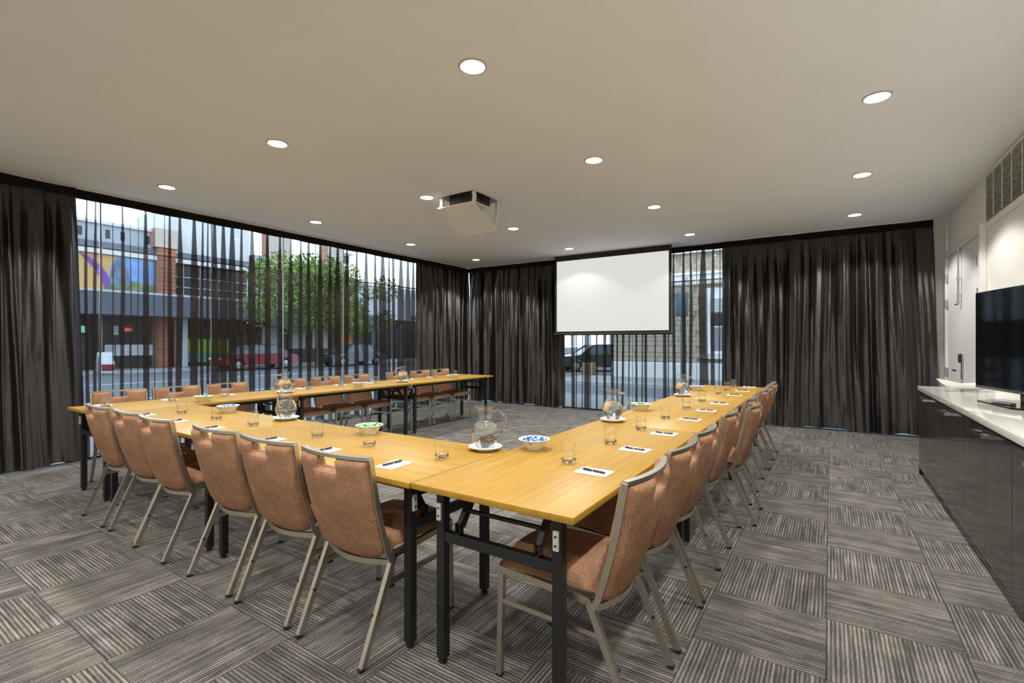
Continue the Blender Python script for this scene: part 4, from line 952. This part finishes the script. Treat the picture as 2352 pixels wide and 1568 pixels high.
# A-frame sign on the far footpath
af = empty('pavement_sign', (-28.6, 8.6, GZ+0.13), 0.2); tag(af, 'white and red folding pavement sign on the far kerb', 'sign')
for s_ in (-1, 1):
    q = MB(); q.add([(s_*0.3, -0.3, 0), (s_*0.3, 0.3, 0), (s_*0.02, 0.3, 0.95), (s_*0.02, -0.3, 0.95), (s_*0.27, -0.3, 0), (s_*0.27, 0.3, 0), (s_*0.0, 0.3, 0.95), (s_*0.0, -0.3, 0.95)], [(0,1,2,3),(7,6,5,4),(0,4,5,1),(1,5,6,2),(2,6,7,3),(3,7,4,0)]); q.build('board', 'poster_white', af)
B(0.275, 0.32, -0.28, 0.28, 0.06, 0.36, mat=Matrix.Rotation(-0.05, 4, 'Y')).build('red_panel', 'car_red', af)

# sandstone building across the street beyond the screen
SY = 19.4
sb = empty('sandstone_building', (-3, SY, GZ)); tag(sb, 'old sandstone building with white plinth and band beyond the screen', 'building')
def sp_(name, mat, x0, x1, y0, y1, z0, z1, par=None, **k):
    o = B(x0, x1, y0, y1, z0, z1, **k).build(name, mat, par or sb); o.matrix_parent_inverse = (Matrix.Translation(sb.location)).inverted() if par is None else par.matrix_world.inverted(); return o
sp_('wall', 'mortar', -7.62, 14, SY+0.04, SY+8, GZ, 9.5)
sp_('plinth', 'plinth_paint', -7.66, 14, SY-0.12, SY+0.04, GZ+0.12, 0.50)
sp_('plinth_top', 'plinth_paint', -7.66, 14, SY-0.06, SY+0.04, 0.50, 0.56)
sp_('string_course', 'plinth_paint', -7.66, 14, SY-0.10, SY+0.04, 3.55, 3.92)
sp_('string_course', 'plinth_paint', -7.66, 14, SY-0.16, SY+0.04, 3.92, 4.02)
sp_('cornice', 'plinth_paint', -7.66, 14, SY-0.25, SY+0.04, 4.75, 4.95)
sp_('upper_wall', 'sandstone', -7.62, 14, SY, SY+0.04, 4.02, 4.75)
sp_('upper_wall', 'sandstone', -7.62, 14, SY, SY+0.04, 4.95, 9.5)
WX0, WX1, WZ0, WZ1 = -3.75, -2.05, 0.92, 3.18
rs = random.Random(8)
stone = B(-0.5, 0.5, -0.045, 0.04, -0.5, 0.5, bev=0.012).build('stone', 'sandstone', sb); stone.parent = sb; first = True
z = 0.57
while z < 3.5:
    hgt = rs.choice((0.18, 0.22, 0.26)); hgt = min(hgt, 3.55-z)
    x = -7.62+rs.uniform(0, 0.25)*0
    k = 0
    while x < -0.3:
        wd_ = rs.uniform(0.34, 0.66)
        if not (x+wd_ > WX0-0.22 and x < WX1+0.22 and z+hgt > WZ0-0.2 and z < WZ1+0.25):
            o = stone if first else stone.copy()
            if not first: COL.objects.link(o)
            first = False
            o.location = (x+wd_/2-sb.location.x, 0+rs.uniform(-.006, .006), z+hgt/2-sb.location.z); o.scale = (wd_-0.012, 1, hgt-0.012)
        x += wd_
    z += hgt
wn = sp_('window_frame', 'white_band', WX0-0.2, WX1+0.2, SY-0.05, SY+0.03, WZ0-0.02, WZ1+0.2)
bpy.context.view_layer.update()
for (x0_, x1_, z0_, z1_, mt) in ((WX0, WX1, WZ0+0.1, 1.9, 'curtain_lace'), (WX0, WX1, 1.95, 2.42, 'shop_glass')):
    sp_('pane', mt, x0_, x1_, SY-0.06, SY-0.052, z0_, z1_, par=wn)
sp_('window_sill', 'plinth_paint', WX0-0.35, WX1+0.35, SY-0.2, SY+0.03, WZ0-0.2, WZ0-0.03)
ac = sp_('air_conditioner', 'white_band', WX0+0.05, WX0+1.25, SY-0.42, SY-0.053, 2.46, 2.98, bev=0.02)
bpy.context.view_layer.update()
for k in range(8): sp_('louvre', 'grey_render', WX0+0.15, WX0+0.75, SY-0.428, SY-0.4201, 2.52+k*0.055, 2.545+k*0.055, par=ac)
fc = bpy.data.curves.new('lettering', 'FONT'); fc.body = 'R'; fc.size = 0.34; fc.extrude = 0.01
fo_ = bpy.data.objects.new('lettering_tmp', fc); COL.objects.link(fo_); bpy.context.view_layer.update()
fme = bpy.data.meshes.new_from_object(fo_.evaluated_get(bpy.context.evaluated_depsgraph_get())); bpy.data.objects.remove(fo_)
fme.materials.clear(); fme.materials.append(M['grey_render']); lo = bpy.data.objects.new('lettering', fme); COL.objects.link(lo); lo.parent = sb
lo.location = (-4.72+3, -0.112, 3.61-GZ); lo.rotation_euler = (PI/2, 0, 0)
# pole with sign boxes
pl = empty('street_pole', (-3.36, 13.6, GZ)); tag(pl, 'teal street pole carrying a rounded sign box beside the screen', 'pole')
MB().tube([(0, 0, 0), (0, 0, 3.02)], 0.055, n=16).build('post', 'pole_teal', pl, 40)
MB().lathe([(0.0, 3.05), (0.04, 3.045), (0.06, 3.02), (0.06, 3.0), (0, 3.0)], 16).build('post_cap', 'pole_teal', pl, 40)
B(-0.165, 0.165, -0.13, -0.056, 2.24, 2.88, bev=0.03).build('sign_box', 'pole_teal', pl, 40)
# far street beyond the sedan
fb_ = empty('far_terrace', (-16, 62, GZ)); tag(fb_, 'distant cream and orange terrace at the end of the street', 'building')
def fp(name, mat, *a): o = B(*a).build(name, mat, fb_); o.matrix_parent_inverse = Matrix.Translation(fb_.location).inverted(); return o
fp('wall', 'apartment_white', -25, -9, 62, 68, GZ, 7.5)
for k in range(9): fp('window', 'orange_panel' if k % 3 == 0 else 'shop_glass', -24.4+k*1.7, -23.4+k*1.7, 61.94, 62, 1.0, 2.6)
fp('band', 'white_band', -25, -9, 61.8, 62, 3.0, 3.3)
tag(B(-9.4, -8.9, 20.1, 20.5, GZ, GZ+0.62).build('cardboard_box', 'cardboard'), 'tan bollard box on the pavement in front of the dark green sedan', 'box')
print('TILES', nt_)
